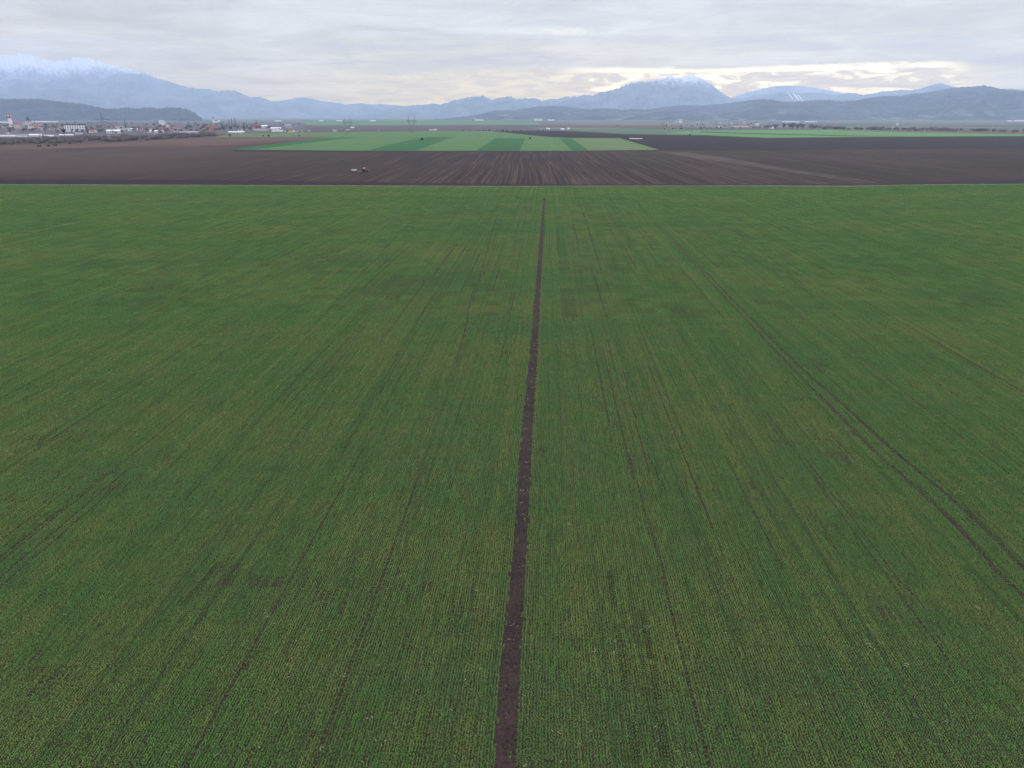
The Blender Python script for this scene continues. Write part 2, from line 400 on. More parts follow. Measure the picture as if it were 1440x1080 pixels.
# ------------------------------------------------------------------ the crop: rows of young wheat (stuff, instanced row pieces)
ROW = .1875
lib = bpy.data.collections.new('crop_pieces')
def blades(xs, ys, n, wid):
    """n splayed blades at every tuft (xs, ys): two quads bent over each"""
    m = len(xs)
    X, Y = np.repeat(xs, n), np.repeat(ys, n); k = m*n
    a = rng.uniform(0, 2*math.pi, k); L = rng.uniform(.07, .15, k); lean = rng.uniform(.35, 1.1, k)
    bx, by = X+rng.normal(0, .020, k), Y+rng.normal(0, .03, k)
    dx, dy = np.cos(a), np.sin(a); w = wid*rng.uniform(.7, 1.25, k)
    px, py = -dy*w/2, dx*w/2
    h1, r1 = L*.6*np.cos(lean*.6), L*.6*np.sin(lean*.6)
    h2, r2 = h1+L*.45*np.cos(lean*1.4), r1+L*.45*np.sin(lean*1.4)
    V = np.stack([np.stack([bx-px*.7, by-py*.7, 0*bx], 1), np.stack([bx+px*.7, by+py*.7, 0*bx], 1),
                  np.stack([bx+dx*r1+px, by+dy*r1+py, h1], 1), np.stack([bx+dx*r1-px, by+dy*r1-py, h1], 1),
                  np.stack([bx+dx*r2, by+dy*r2, np.maximum(h2, .01)], 1)], 1).reshape(-1, 3)
    i = np.arange(k)*5
    Fq = np.stack([i, i+1, i+2, i+3], 1); Ft = np.stack([i+3, i+2, i+4], 1)
    return V, Fq, Ft
def piece(name, xs, ys, n, wid):
    V, Fq, Ft = blades(xs, ys, n, wid)
    me = bpy.data.meshes.new(name)
    me.vertices.add(len(V)); me.vertices.foreach_set('co', V.ravel())
    nl = Fq.size+Ft.size; me.loops.add(nl)
    me.loops.foreach_set('vertex_index', np.concatenate([Fq.ravel(), Ft.ravel()]).astype(np.int32))
    me.polygons.add(len(Fq)+len(Ft))
    me.polygons.foreach_set('loop_start', np.concatenate([np.arange(len(Fq))*4, Fq.size+np.arange(len(Ft))*3]).astype(np.int32))
    me.materials.append(M['leaf']); me.update(); me.validate()
    o = bpy.data.objects.new(name, me); lib.objects.link(o)
NP = 8
SEG = 1.5
names = []
for k in range(NP):                                    # row pieces: 0-5 normal, 6-7 thin
    ys = np.arange(0, SEG, .06)+rng.uniform(-.02, .02, len(np.arange(0, SEG, .06)))
    if k >= 6: ys = ys[rng.uniform(0, 1, len(ys)) > (.40 if k == 6 else .74)]
    else: ys = ys[rng.uniform(0, 1, len(ys)) > .06]
    nm = 'crop_piece_%03d' % k; piece(nm, rng.normal(0, .032, len(ys)), ys, 6, .020); names.append(nm)
SHORT = .5
for k in range(4):
    ys = np.arange(0, SHORT, .06)+rng.uniform(-.02, .02, len(np.arange(0, SHORT, .06)))
    nm = 'crop_piece_%03d' % (NP+k); piece(nm, rng.normal(0, .03, len(ys)), ys, 6, .020); names.append(nm)
NS = NP; NP += 4
PL = 4.0
def patch(name, missing=(), thin=0.0):
    xs, ys = [], []
    for r in range(16):
        if r in missing: continue
        y = np.arange(0, PL, .07)+rng.uniform(-.02, .02, len(np.arange(0, PL, .07)))
        y = y[rng.uniform(0, 1, len(y)) > (.06+thin+(.25 if rng.uniform() < .12 else 0))]
        ys.append(y); xs.append(np.full(len(y), (r+.5)*ROW)+rng.normal(0, .032, len(y)))
    piece(name, np.concatenate(xs), np.concatenate(ys), 6, .022); names.append(name)
for k in range(6): patch('crop_piece_%03d' % (NP+k))
for k in range(2): patch('crop_piece_%03d' % (NP+6+k), thin=.35)
for k in range(16): patch('crop_piece_%03d' % (NP+8+k), missing=(k,))
pts, var, rot = [], [], []
def hash01(a, b, s=0):
    n = (np.asarray(a, np.int64)*73856093 ^ np.asarray(b, np.int64)*19349663 ^ (s*83492791)) & 0xffffffff
    n = ((n ^ (n >> 15))*2246822519) & 0xffffffff
    return ((n ^ (n >> 13)) & 0xfffff)/1048575.0
def is_missing(row, y):                                # random gaps: one row left out for 18-60 m
    return (hash01(row, np.floor((y+37*hash01(row, 0, 3))/45), 5) < .011)
NEAR = 128.0
def lim(y): return -.95*y-38, .80*y+38
# near zone + strip corridor: single row pieces
ygrid = np.arange(22, 339-SEG, SEG)
def corridor(y):                                        # 3 m columns built row by row beyond the near zone
    c = {math.floor(float(strip_x(y))/3.0)+k for k in (-1, 0, 1)}
    for ty, tx in tracks:
        if ty[0] < y < ty[-1]: c |= {math.floor(float(np.interp(y, ty, tx))/3.0)+k for k in (-1, 0, 1)}
    return c
cells = {}
for y in np.arange(NEAR, 339-PL+.01, PL):
    cells[round(y)] = set().union(*[corridor(v) for v in (y, y+2, y+PL)])
NEAR_Y = [y for y in ygrid if y < NEAR]
FAR_Y = [y+k*PL/3 for y in np.arange(NEAR, 339-PL+.01, PL) for k in range(3)]
for y in NEAR_Y+FAR_Y:
    x0, x1 = lim(y)
    if y < NEAR: rows = np.arange(math.ceil(x0/ROW-.5), math.floor(x1/ROW-.5)+1)
    else:
        cc = cells[round(NEAR+PL*math.floor((y-NEAR)/PL+1e-6))]
        rows = np.concatenate([np.arange(c*16, c*16+16) for c in sorted(cc)])
    x = (rows+.5)*ROW; yc = y+SEG/2
    miss_ = is_missing(rows, yc) & (np.abs(x-strip_x(yc)) > 2.2)
    keep = np.ones(len(x), bool)
    near_strip = (np.abs(x-strip_x(yc)) < strip_h(yc)+.55) & (yc < s_y[-1])
    track_thin = np.zeros(len(x), bool)
    for (ty, tx) in tracks:
        if ty[0] < yc < ty[-1]:
            d = np.abs(x-np.interp(yc, ty, tx)); keep &= ~((d < .20) & (hash01(rows, int(y*11), 2) < .22)); track_thin |= d < .24
    for L in lines:
        if L[0] < yc < L[1]:
            track_thin |= np.abs(x-line_x(L, yc)) < ROW*.5
    dens = fbm(x*.12, np.full(len(x), yc*.25), 21)
    dens2 = fbm(x*.5, np.full(len(x), yc*.6), 31)
    bare = track_thin | miss_
    thin = ((dens*.6+dens2*.4 + hash01(rows, int(y*5), 8)*.25) > .89)
    idx = np.where(keep)[0]
    for i in idx:
        if near_strip[i]:
            for q in range(3):
                yq = y+q*SHORT
                if abs(x[i]-float(strip_x(yq+.25))) > float(strip_h(yq+.25))*(.86+.34*float(hash01(rows[i], int(yq*2), 9))) or float(hash01(rows[i], int(yq*2), 19)) < .02:
                    pts.append((x[i]+rng.normal(0, .015), yq, 0)); rot.append(0); var.append(NS+rng.integers(0, 4))
            continue
        flip = rng.uniform() < .5
        pts.append((x[i]+rng.normal(0, .01), y+(SEG if flip else 0), 0)); rot.append(math.pi if flip else 0)
        var.append(7 if bare[i] else 6 if thin[i] else rng.integers(0, 6))
# far zone: patches of 16 rows
for y in np.arange(NEAR, 339-PL+.01, PL):
    x0, x1 = lim(y); yc = y+PL/2
    for c in range(math.floor(x0/3), math.ceil(x1/3)):
        if c in cells[round(y)]: continue
        miss = None
        rows = np.arange(c*16, c*16+16); x = (rows+.5)*ROW
        for (ty, tx) in tracks:
            t = float(np.interp(yc, ty, tx))
            if c*3 <= t < c*3+3 and rng.uniform() < .9: miss = int((t-c*3)/ROW)
        for L in lines:
            if miss is None and L[0] < yc < L[1]:
                t = line_x(L, yc)
                if c*3 <= t < c*3+3: miss = int((t-c*3)/ROW)
        if miss is None:
            mm = np.where(is_missing(rows, yc))[0]
            if len(mm): miss = int(mm[0])
        if miss is not None: v = NP+8+min(miss, 15)
        else:
            d = fbm(np.array([c*.25]), np.array([yc*.08]), 41)[0]
            v = NP+6+rng.integers(0, 2) if d+rng.uniform(-.1, .1) > .66 else NP+rng.integers(0, 6)
        flip = miss is None and rng.uniform() < .5
        pts.append((c*3+(3 if flip else 0), y+(PL if flip else 0), 0)); rot.append(math.pi if flip else 0); var.append(v)
# headland: rows across
for y in np.arange(336.6, 420, 3.0):
    x0, x1 = lim(y)
    for x in np.arange(math.floor(x0/4)*4, x1, 4.0):
        if y+3 > edge_y(x+2): continue
        pts.append((x+4, y, 0)); rot.append(math.pi/2); var.append(NP+rng.integers(0, 6))
me = bpy.data.meshes.new('wheat_crop'); me.from_pydata(pts, [], [])
at = me.attributes.new('variant', 'INT', 'POINT'); at.data.foreach_set('value', np.array(var, np.int32))
at = me.attributes.new('turn', 'FLOAT', 'POINT'); at.data.foreach_set('value', np.array(rot, np.float32))
me.materials.append(M['leaf'])
crop = tag(link('wheat_crop', me), 'young green cereal crop growing in fine rows across the whole front field', 'crop', None, 'stuff')
ng = bpy.data.node_groups.new('crop_rows', 'GeometryNodeTree')
ng.interface.new_socket('Geometry', in_out='INPUT', socket_type='NodeSocketGeometry')
ng.interface.new_socket('Geometry', in_out='OUTPUT', socket_type='NodeSocketGeometry')
t = NT(ng)
gi, go = t.n('NodeGroupInput'), t.n('NodeGroupOutput')
ci = t.n('GeometryNodeCollectionInfo', transform_space='ORIGINAL')
ci.inputs['Collection'].default_value = lib; ci.inputs['Separate Children'].default_value = True; ci.inputs['Reset Children'].default_value = True
na = t.n('GeometryNodeInputNamedAttribute', data_type='INT'); na.inputs['Name'].default_value = 'variant'
nb = t.n('GeometryNodeInputNamedAttribute', data_type='FLOAT'); nb.inputs['Name'].default_value = 'turn'
cx = t.n('ShaderNodeCombineXYZ', {2: nb.outputs['Attribute']})
ip = t.n('GeometryNodeInstanceOnPoints', {'Points': gi.outputs[0], 'Instance': ci.outputs[0], 'Pick Instance': True,
                                          'Instance Index': na.outputs['Attribute'], 'Rotation': cx.outputs[0]})
ng.links.new(ip.outputs[0], go.inputs[0])
crop.modifiers.new('rows', 'NODES').node_group = ng
print('crop instances', len(pts))

# tread marks: rows of small V shaped clod ridges left by tractor tyres
mb = MB()
for a_, b_ in (((856, 800), (872, 905)), ((872, 905), (896, 1075)), ((903, 860), (912, 905)), ((912, 905), (940, 1075)), ((250, 860), (310, 790))):
    A_, B_ = G(*a_), G(*b_); n_ = int((B_-A_).length/.24)
    for k in range(n_):
        if fbm(np.array([k*.13]), np.array([A_.x*3.1]), 91)[0] < .40: continue
        c_ = A_.lerp(B_, k/n_); dv = (B_-A_).normalized(); nv = Vector((-dv.y, dv.x, 0))
        for sg in (-1, 1):
            p0 = c_+nv*(sg*.03)+dv*.05; p1 = c_+nv*(sg*.23)-dv*.09
            mb.bar((p0.x, p0.y, .075), (p1.x, p1.y, .07), .030, .026)
tag(mb.build('tyre_mark', M['strip_soil']), 'broken chevron tread marks of tractor tyres pressed into the crop', 'tyre mark', None, 'stuff')

# straw litter
mb = MB()
def straw_at(x, y):
    n = random.choice((1, 1, 1, 2, 3))
    for _ in range(n):
        a = random.uniform(0, math.pi); L = random.uniform(.10, .30); w = random.uniform(.014, .030)
        cx, cy = x+random.gauss(0, .2), y+random.gauss(0, .2); z = random.uniform(.07, .13)
        bend = random.uniform(-.3, .3)
        p0 = Vector((cx, cy, z)); p1 = p0+Vector((math.cos(a), math.sin(a), .08))*L*.5; p2 = p1+Vector((math.cos(a+bend), math.sin(a+bend), -.1))*L*.5
        mb.bar(p0, p1, w*.5, w*.45); mb.bar(p1, p2, w*.45, w*.3)
for _ in range(900):
    y = 26+random.random()**1.6*150; x0, x1 = lim(y); x = random.uniform(x0+15, x1-15)
    if fbm(np.array([x*.06]), np.array([y*.06]), 77)[0] > .42: straw_at(x, y)
for _ in range(40):
    y = random.uniform(26, 120); straw_at(float(strip_x(y))+random.uniform(-.5, .5), y)
tag(mb.build('straw', M['straw']), 'scattered pale bits of dry straw lying over the crop rows', 'straw', None, 'stuff')

# ------------------------------------------------------------------ mountains
MK = 1.45
def mountain(name, prof, dist, foot, m, label, cat='mountain', rough=.3, seed=0, jag=0.0, tilt=0.0, rows=34, stepx=1.6, sp=1.0):
    dist, foot, tilt, jag = dist*MK, foot*MK, tilt*MK, jag*MK
    xs = np.array([p[0] for p in prof], float); ys = np.array([p[1] for p in prof], float)
    px = np.arange(xs[0], xs[-1]+.1, stepx); py = np.interp(px, xs, ys)
    vs, fs = [], []; nr = rows+8
    for i, (x, y) in enumerate(zip(px, py)):
        D = dist+tilt*(x-xs.mean())
        D += 500*(mnoise.noise(Vector((x*.012, seed*3.1, 0))))
        top = P(x, y, D); Z = max(top.z, 6)
        if jag: Z += jag*(mnoise.noise(Vector((x*.9, seed, 1)))+.6*mnoise.noise(Vector((x*2.3, seed, 2)))+1.3*mnoise.noise(Vector((x*.22, seed, 3))))
        dirh = Vector((top.x, top.y, 0)).normalized(); Rr = math.hypot(top.x, top.y)
        for k in range(nr):
            if k <= rows:
                t = k/rows; r = Rr-foot*(1-t)
                h = Z*(t**1.15)
                q = Vector(((dirh.x*r)*.0011*sp/MK, (dirh.y*r)*.0011*sp/MK, seed*1.7))
                nz = mnoise.fractal(q, 1.0, 2.1, 5)
                rid = 1-abs(mnoise.noise(Vector((q.x*2.2, q.y*.9, seed+5))))*1.6
                h += Z*rough*(nz*.9+(rid-.6)*.8)*math.sin(math.pi*min(1, t))
                lim_h = CAM_H+(Z-CAM_H)*(r/Rr)*(.93+.07*t) if t < 1 else Z
                h = min(h, max(lim_h, 0)); h = max(h, -1 if k == 0 else 0)
                if k == 0: h = -2
            else:
                t = (k-rows)/8; r = Rr+foot*.7*t; h = Z*(1-t)**1.2-(2 if k == nr-1 else 0)
            vs.append((dirh.x*r, dirh.y*r, h))
    for i in range(len(px)-1):
        for k in range(nr-1):
            a = i*nr+k; fs.append((a, a+nr, a+nr+1, a+1))
    b = MB(); b.v, b.f = vs, fs
    o = b.build(name, m, None, True); tag(o, label, cat, None, 'structure'); return o

FOR_LO, FOR_HI = (.018, .026, .036), (.056, .062, .074)
m_far = mountain_mat('far_snowy_rock', (.10, .11, .13), (.22, .23, .26), 430, 780, .0022)
m_snow = mountain_mat('deep_snow_rock', (.12, .14, .17), (.30, .32, .36), 630, 830, .003)
m_mid = mountain_mat('forested_rock', (.075, .095, .105), (.155, .17, .18), 700, 980, .0025)
m_peak = mountain_mat('forested_peak_rock', (.065, .085, .10), (.145, .155, .17), 395, 560, .004)
m_low = mountain_mat('forested_low_mountain', (.07, .09, .10), (.15, .165, .175), 330, 560, .004)
m_near = mountain_mat('near_wooded_hill', FOR_LO, FOR_HI, None, None, .004, (20, 100, (.15, .135, .115)))
m_leftnear = mountain_mat('dark_wooded_hill', (.014, .020, .028), (.050, .052, .060), None, None, .006)
m_patch = mountain_mat('hill_with_snow_patches', (.07, .09, .10), (.14, .155, .165), 395, 560, .006)

mountain('mountain', [(-300, 120), (-120, 88), (-60, 80), (0, 80), (19, 78), (29, 75), (45, 78), (60, 84), (75, 86), (95, 85), (109, 80), (129, 83), (150, 90), (170, 96), (190, 99), (205, 102), (216, 108), (226, 113), (260, 140)],
         13600, 3600, m_snow, 'high snow covered ridge fading into the cloud at the far left', rough=.5, seed=1, jag=34)
mountain('mountain', [(-300, 130), (-60, 112), (0, 115), (20, 111), (38, 112), (62, 117), (75, 111), (85, 114), (95, 111), (110, 105), (118, 110), (130, 114), (147, 110), (158, 105), (162, 103.7), (180, 103.5), (199, 104), (215, 109), (226, 111.5), (237, 114), (257, 121), (275, 124.5),
                      (292, 125), (309, 129), (317, 127), (330, 127), (338, 130.6), (351, 136.5), (364, 136), (370, 137.5), (381, 142.5), (392, 147), (406, 153), (425, 158), (460, 165)],
         11800, 3000, m_mid, 'broad pale blue forested mountain with streaks of snow under the left snowy ridge', rough=.45, seed=2, jag=8)
mountain('mountain', [(370, 146), (381, 143), (392, 142), (405, 140.6), (415, 137.5), (425, 137), (434, 137.5), (450, 142), (472, 144.4), (487, 147), (499, 145.6), (509, 145), (521, 147), (537, 146), (545, 147.4), (560, 148), (600, 153), (640, 158)],
         12600, 2200, m_low, 'low pale rounded mountain left of centre with faint snow patches', rough=.4, seed=3, jag=4)
mountain('mountain', [(500, 162), (515, 160), (530, 157.5), (545, 154), (560, 150), (580, 148), (597, 147), (610, 145.5), (620, 147.2), (632, 143), (645, 139.7), (658.5, 136.6), (669, 136), (679, 134.5), (685, 137.8), (692.6, 141), (703, 137), (715, 135.6), (719, 136), (727, 140), (737, 138), (752, 138), (758, 139.7), (762, 142),
                      (777, 139), (790, 140), (820, 146), (860, 156)],
         10600, 2200, m_low, 'jagged blue mountain ridge with notched tops at the centre of the horizon', rough=.45, seed=4, jag=10)
mountain('mountain', [(740, 150), (765, 143), (780, 139.7), (794, 136.6), (810.6, 136), (824, 133), (833.5, 134.8), (844, 129.7), (855, 128), (865.6, 125), (878, 120.6), (887, 117), (899, 114.5), (910, 114), (922, 113), (933, 109), (942, 107), (949.6, 109), (957, 108), (968, 106), (975.6, 105.3), (981.7, 107.6), (991, 113), (1000, 117.5),
                      (1005, 123), (1017, 131.7), (1027, 137.5), (1035, 140), (1060, 148), (1100, 158)],
         11000, 2800, m_peak, 'large solitary mountain with a snow dusted double summit right of centre', rough=.45, seed=5, jag=13)
mountain('mountain', [(1000, 146), (1030, 137), (1050, 130), (1070, 125), (1090, 121), (1110, 120.5), (1140, 122), (1160, 126), (1180, 130), (1215, 140)],
         14000, 1500, m_snow, 'very faint snowy mountain behind the hill with the ski runs', rough=.3, seed=6, jag=4)
E_PROF = [(1010, 145), (1030, 141), (1048, 137.5), (1063, 133), (1083, 131), (1100, 128), (1108, 129.7), (1127, 131), (1140, 130), (1157, 131.7), (1177, 134), (1190, 131), (1203, 131), (1213, 133.7), (1230, 131), (1242, 128), (1253, 128), (1267, 126), (1280, 126.7), (1293, 125), (1308, 120), (1323, 116.7), (1333, 119.7), (1345, 123),
          (1370, 126), (1400, 125.5), (1420, 124.5), (1440, 126), (1500, 122), (1600, 130), (1750, 140)]
hillE = mountain('mountain', E_PROF, 10200, 1700, m_mid, 'long pale blue ridge on the right carrying white ski runs', rough=.22, seed=7, jag=3)
mountain('hill', [(610, 168.5), (635, 165.6), (669, 161.5), (687, 157), (697, 155), (724, 154.5), (743, 152), (759, 149), (783, 149), (795, 149.6), (813.6, 152.6), (830, 154), (844, 152), (856, 152.3), (875, 154.5), (884, 153.4), (908, 154), (922, 152), (942, 149.6), (963, 147.7), (986, 148.5), (1000, 147.5), (1030, 144),
                  (1052, 141), (1070, 139), (1083, 139.7), (1100, 143), (1123, 143), (1140, 141), (1153, 140.5), (1167, 141), (1185, 142.5), (1203, 141), (1220, 138), (1242, 135), (1267, 135), (1283, 131.7), (1300, 131), (1317, 127.5), (1338, 124), (1350, 122.5), (1367, 122), (1383, 120), (1397, 122.5), (1412, 126), (1440, 128),
                  (1500, 124), (1580, 130), (1700, 138)],
         6300, 1500, m_near, 'long dark blue wooded hill rising from the centre to the right edge', 'hill', rough=.42, seed=8, jag=3.0, tilt=-.5, rows=44, sp=1.6)
mountain('hill', [(-300, 146), (-120, 138), (-40, 127), (0, 130), (14, 134), (36, 138), (60, 144), (100, 156)], 8200, 900, m_mid, 'small bluish hill at the left edge above the dark wooded hill', 'hill', rough=.3, seed=9, jag=2)
mountain('hill', [(30, 146), (44, 135), (52, 129), (60, 126.5), (75, 125), (95, 126), (110, 129), (130, 137), (150, 147), (170, 157)], 9400, 1200, m_patch, 'rounded foothill with small white snow patches on the left', 'hill', rough=.3, seed=10, jag=2)
mountain('hill', [(-300, 150), (-100, 141), (0, 139), (40, 139), (57, 139), (72, 141.5), (86, 143), (103, 144.7), (119, 146), (136, 150.4), (151, 153), (165, 152.6), (180, 150.8), (190, 152.5), (205, 151), (216, 151), (225, 152.5), (237, 150.6), (256, 152), (269, 155.6), (277.5, 161), (285, 167)],
         5300, 900, m_leftnear, 'dark slate blue wooded hill behind the town on the left', 'hill', rough=.3, seed=11, jag=5, stepx=.8, sp=1.8)

# ski runs: snow lying on the ridge
from mathutils.bvhtree import BVHTree
bv = BVHTree.FromPolygons([tuple(v.co) for v in hillE.data.vertices], [tuple(p.vertices) for p in hillE.data.polygons])
M['snow'] = plain('snow', (.84, .84, .84), .05, .02)
for a, b, w, lab in (((1108, 130.6), (1115.5, 140), 1.1, 'leftmost of three white ski runs slanting down the ridge'),
                     ((1115.5, 131.2), (1123.5, 141), 1.9, 'middle and widest of three white ski runs slanting down the ridge'),
                     ((1121, 131.5), (1128.5, 142), 1.3, 'rightmost of three white ski runs slanting down the ridge')):
    b_ = MB(); L = []
    for k in range(13):
        t = k/12; x, y = a[0]+(b[0]-a[0])*t, a[1]+(b[1]-a[1])*t; row = []
        for s in (-.5, 0, .5):
            d = ray(x+s*w*(1+.25*math.sin(k*1.9)), y).normalized()
            hit = bv.ray_cast(Vector((0, 0, CAM_H)), d)[0]
            if hit is None: break
            row.append(hit-d*22)
        if len(row) == 3: L.append(row)
    if len(L) > 2:
        vs = [v for r in L for v in r]
        fs = [(i*3+j, i*3+j+1, i*3+j+4, i*3+j+3) for i in range(len(L)-1) for j in range(2)]
        b_.add(vs, fs); tag(b_.build('ski_run', M['snow']), lab, 'ski run', 'ski runs on the right ridge', 'structure')

#@@TOWN-BEGIN
# ------------------------------------------------------------------ materials of built things
for nm, c in dict(white=(.74, .73, .71), cream=(.66, .58, .46), beige=(.58, .50, .43), grey=(.46, .46, .47), pink=(.62, .42, .36), orange=(.42, .24, .15), yellow=(.70, .46, .12),
                  bluegrey=(.42, .48, .58), concrete=(.52, .50, .47)).items():
    M['wall_'+nm] = plain('wall_'+nm, c, .10, .25, .85)
for nm, c in dict(red=(.21, .095, .084), rust=(.215, .115, .085), brown=(.13, .082, .070), dark=(.045, .045, .055), grey=(.30, .30, .32), white=(.78, .78, .78), pinkish=(.55, .36, .32)).items():
    M['roof_'+nm] = plain('roof_'+nm, c, .18, .5, .8)
M['glass'] = plain('window_glass', (.05, .06, .075), .2, .5, .15, .5)
M['door'] = plain('door_paint', (.16, .12, .10), .2, 1)
M['steel'] = plain('galvanised_steel', (.15, .155, .165), .15, .3, .55, .4)
M['rubber'] = plain('tyre_rubber', (.018, .018, .019), .2, 4, .8)
M['tractor_paint'] = plain('dark_red_paint', (.20, .022, .020), .2, 1.5, .4, .5)
M['white_paint'] = plain('white_paint', (.82, .82, .80), .08, 1, .4, .5)
M['drill_paint'] = plain('dusty_white_paint', (.56, .55, .52), .15, 1, .6)
M['red_paint'] = plain('red_paint', (.45, .05, .045), .15, .3, .5)
M['twig'] = plain('bare_twigs', (.21, .175, .16), .25, .2)
M['twig_tree'] = plain('tree_twigs', (.15, .124, .116), .25, .2)
M['twig_dark'] = plain('dark_bare_twigs', (.13, .108, .10), .25, .2)
M['trunk'] = plain('tree_bark', (.085, .070, .062), .25, 1)
M['needles'] = plain('conifer_needles', (.022, .036, .028), .3, .4)
M['shrub_leaf'] = plain('dark_shrub_leaves', (.030, .045, .026), .3, .6)

def face_yaw(p, extra=0.0):                       # local -y looks at the camera side of the field
    return math.atan2(-p.x, p.y)+extra

# ------------------------------------------------------------------ buildings
def gable(w, d, h, rh, ov=.4):
    wall = MB().prism([(-w/2, -.5), (w/2, -.5), (w/2, h), (-w/2, h)], -d/2, d/2)
    for s in (-1, 1):                              # gable triangles, ridge along x
        wall.add([(s*w/2, -d/2, h), (s*w/2, d/2, h), (s*w/2, 0, h+rh), (s*(w/2-.2), -d/2, h), (s*(w/2-.2), d/2, h), (s*(w/2-.2), 0, h+rh)],
                 [(0, 1, 2), (3, 5, 4), (0, 2, 5, 3), (1, 4, 5, 2)])
    rf = MB(); k = rh/(d/2); e = ov*k; th = .22
    for s in (-1, 1):
        a = [(-w/2-ov, s*(d/2+ov), h-e), (w/2+ov, s*(d/2+ov), h-e), (w/2+ov, s*.003, h+rh+.02), (-w/2-ov, s*.003, h+rh+.02)]
        rf.add(a+[(x, y, z+th) for x, y, z in a], [(0, 1, 2, 3), (7, 6, 5, 4), (0, 4, 5, 1), (1, 5, 6, 2), (2, 6, 7, 3), (3, 7, 4, 0)])
    return wall, rf
def hip(w, d, h, rh, ov=.5):
    wall = MB().box(-w/2, w/2, -d/2, d/2, -.5, h)
    r = max(w/2-d/2*.9, w*.08); X, Y = w/2+ov, d/2+ov
    rf = MB().add([(-X, -Y, h+.003), (X, -Y, h+.003), (X, Y, h+.003), (-X, Y, h+.003), (-r, 0, h+rh), (r, 0, h+rh)],
                  [(0, 1, 5, 4), (1, 2, 5), (2, 3, 4, 5), (3, 0, 4), (3, 2, 1, 0)])
    return wall, rf
def flat(w, d, h, rh):
    wall = MB().box(-w/2, w/2, -d/2, d/2, -.5, h)
    rf = MB().box(-w/2-.3, w/2+.3, -d/2-.3, d/2+.3, h+.003, h+max(rh, .5))
    return wall, rf
def barrel(w, d, h, rh):                            # arched roof, ridge along x
    wall = MB().box(-w/2, w/2, -d/2, d/2, -.5, h)
    prof = [(math.cos(math.pi*i/12)*d/2*1.03, math.sin(math.pi*i/12)*rh+h+.003) for i in range(13)]
    n = 13
    vs = [(-w/2-.2, y, z) for y, z in prof]+[(w/2+.2, y, z) for y, z in prof]
    rf = MB().add(vs, [tuple(range(n)), tuple(range(n, 2*n))[::-1]]+[(i, n+i, n+(i+1) % n, (i+1) % n) for i in range(n)])
    return wall, rf
WIN = {}
def window_mesh(w, h):
    k = (round(w, 1), round(h, 1))
    if k not in WIN:
        m = MB().box(-w/2, w/2, -.06, .03, -h/2, h/2)
        WIN[k] = m.mesh('window', M['glass'])
    return WIN[k]
def building(name, label, cat, x, by, wpx, hpx, rpx, wall, roof, style=gable, depth=9, turn=0.0, wins=(0, 0), group='buildings of the town on the left', chimney=False, door=True):
    p = G(x, by); s = mpp(p); w, h, rh = wpx*s, hpx*s, max(rpx*s, .5)
    root = empty(name, p, face_yaw(p, turn), label, cat, group)
    a, b = style(w, depth, h, rh)
    wo_ = a.build('wall', M['wall_'+wall], root); ro_ = b.build('roof', M['roof_'+roof], root)
    if chimney:
        MB().box(w*.22-.5, w*.22+.5, -.2, .8, h+rh*.4, h+rh+1.2, .9, .9).build('chimney', M['roof_brown'], ro_)
    nc, nr = wins
    for i in range(nc):
        for j in range(nr):
            ww, wh = min(w/nc*.45, 2.4), min(h/nr*.5, 2.0)
            o = link('window', window_mesh(ww, wh), root)
            o.location = (-w/2+(i+.5)*w/nc, -depth/2, (j+.55)*h/nr)
    if door and h > 2.4:
        dw, dh = (3.2, min(3.4, h*.8)) if w > 24 else (1.2, min(2.2, h*.8))
        o = MB().box(-dw/2, dw/2, -.06, .03, 0, dh).build('door', M['door'], root); o.location = (w*.31, -depth/2, 0.02)
        if nc: o.location.x = -w/2+w/nc*(nc//2+1) if nc > 1 else w*.38
    return root
TG = 'buildings of the town on the left'
B = building
# apartments and old houses at the left edge
B('apartment_building', 'cream apartment block at the left edge below the white tower', 'building', 9, 179.5, 9, 4.2, .8, 'cream', 'rust', hip, 12, .2, (5, 3))
B('apartment_building', 'pale cream block with brown hipped roof right of the white tower', 'building', 24, 180.5, 6.4, 5.0, 1.4, 'cream', 'brown', hip, 12, -.1, (4, 3))
B('apartment_building', 'beige gabled block, second from the white tower', 'building', 31, 180.8, 5.6, 5.2, 1.6, 'beige', 'rust', gable, 11, .3, (3, 3))
B('apartment_building', 'greyish block with grey roof below the dark church spire', 'building', 37.4, 180.8, 5.4, 4.6, 1.6, 'grey', 'grey', gable, 11, -.3, (3, 3))
B('apartment_building', 'grey white block right below the church tower', 'building', 44, 181, 6, 4.2, 1.6, 'white', 'brown', gable, 11, .25, (4, 3))
B('apartment_building', 'orange brown house with rusty roof at the end of the cream row', 'building', 53.2, 182.5, 7.2, 5.4, 2.0, 'pink', 'rust', hip, 12, -.2, (4, 2), chimney=True)
B('apartment_building', 'narrow grey house beside the orange brown one', 'building', 59.6, 183.2, 4.4, 4.6, 1.8, 'grey', 'dark', gable, 10, .4, (2, 2))
B('hall', 'long hall with a bright red roof between the white tower and the church', 'hall', 26, 175.6, 11.5, 1.6, 3.4, 'beige', 'red', gable, 24, .05, (6, 1))
B('house', 'low brown roofed house in the gap left of the white apartment block', 'house', 73, 182.4, 6.5, 2.2, 2.2, 'grey', 'brown', gable, 10, .1, (3, 1), chimney=True)
B('house', 'small pinkish house with red roof right of the brown roofed one', 'house', 84.6, 182.0, 6, 2.6, 1.8, 'pink', 'red', hip, 10, -.2, (3, 1))
B('apartment_building', 'long white apartment block with a dark flat roof', 'building', 106.5, 183.6, 27, 7.4, 1.2, 'white', 'dark', flat, 16, .02, (9, 3))
B('house', 'small white house with a brown roof right of the white apartment block', 'house', 127.5, 182.6, 4.4, 2.2, 1.6, 'white', 'brown', gable, 9, .5, (2, 1), chimney=True)
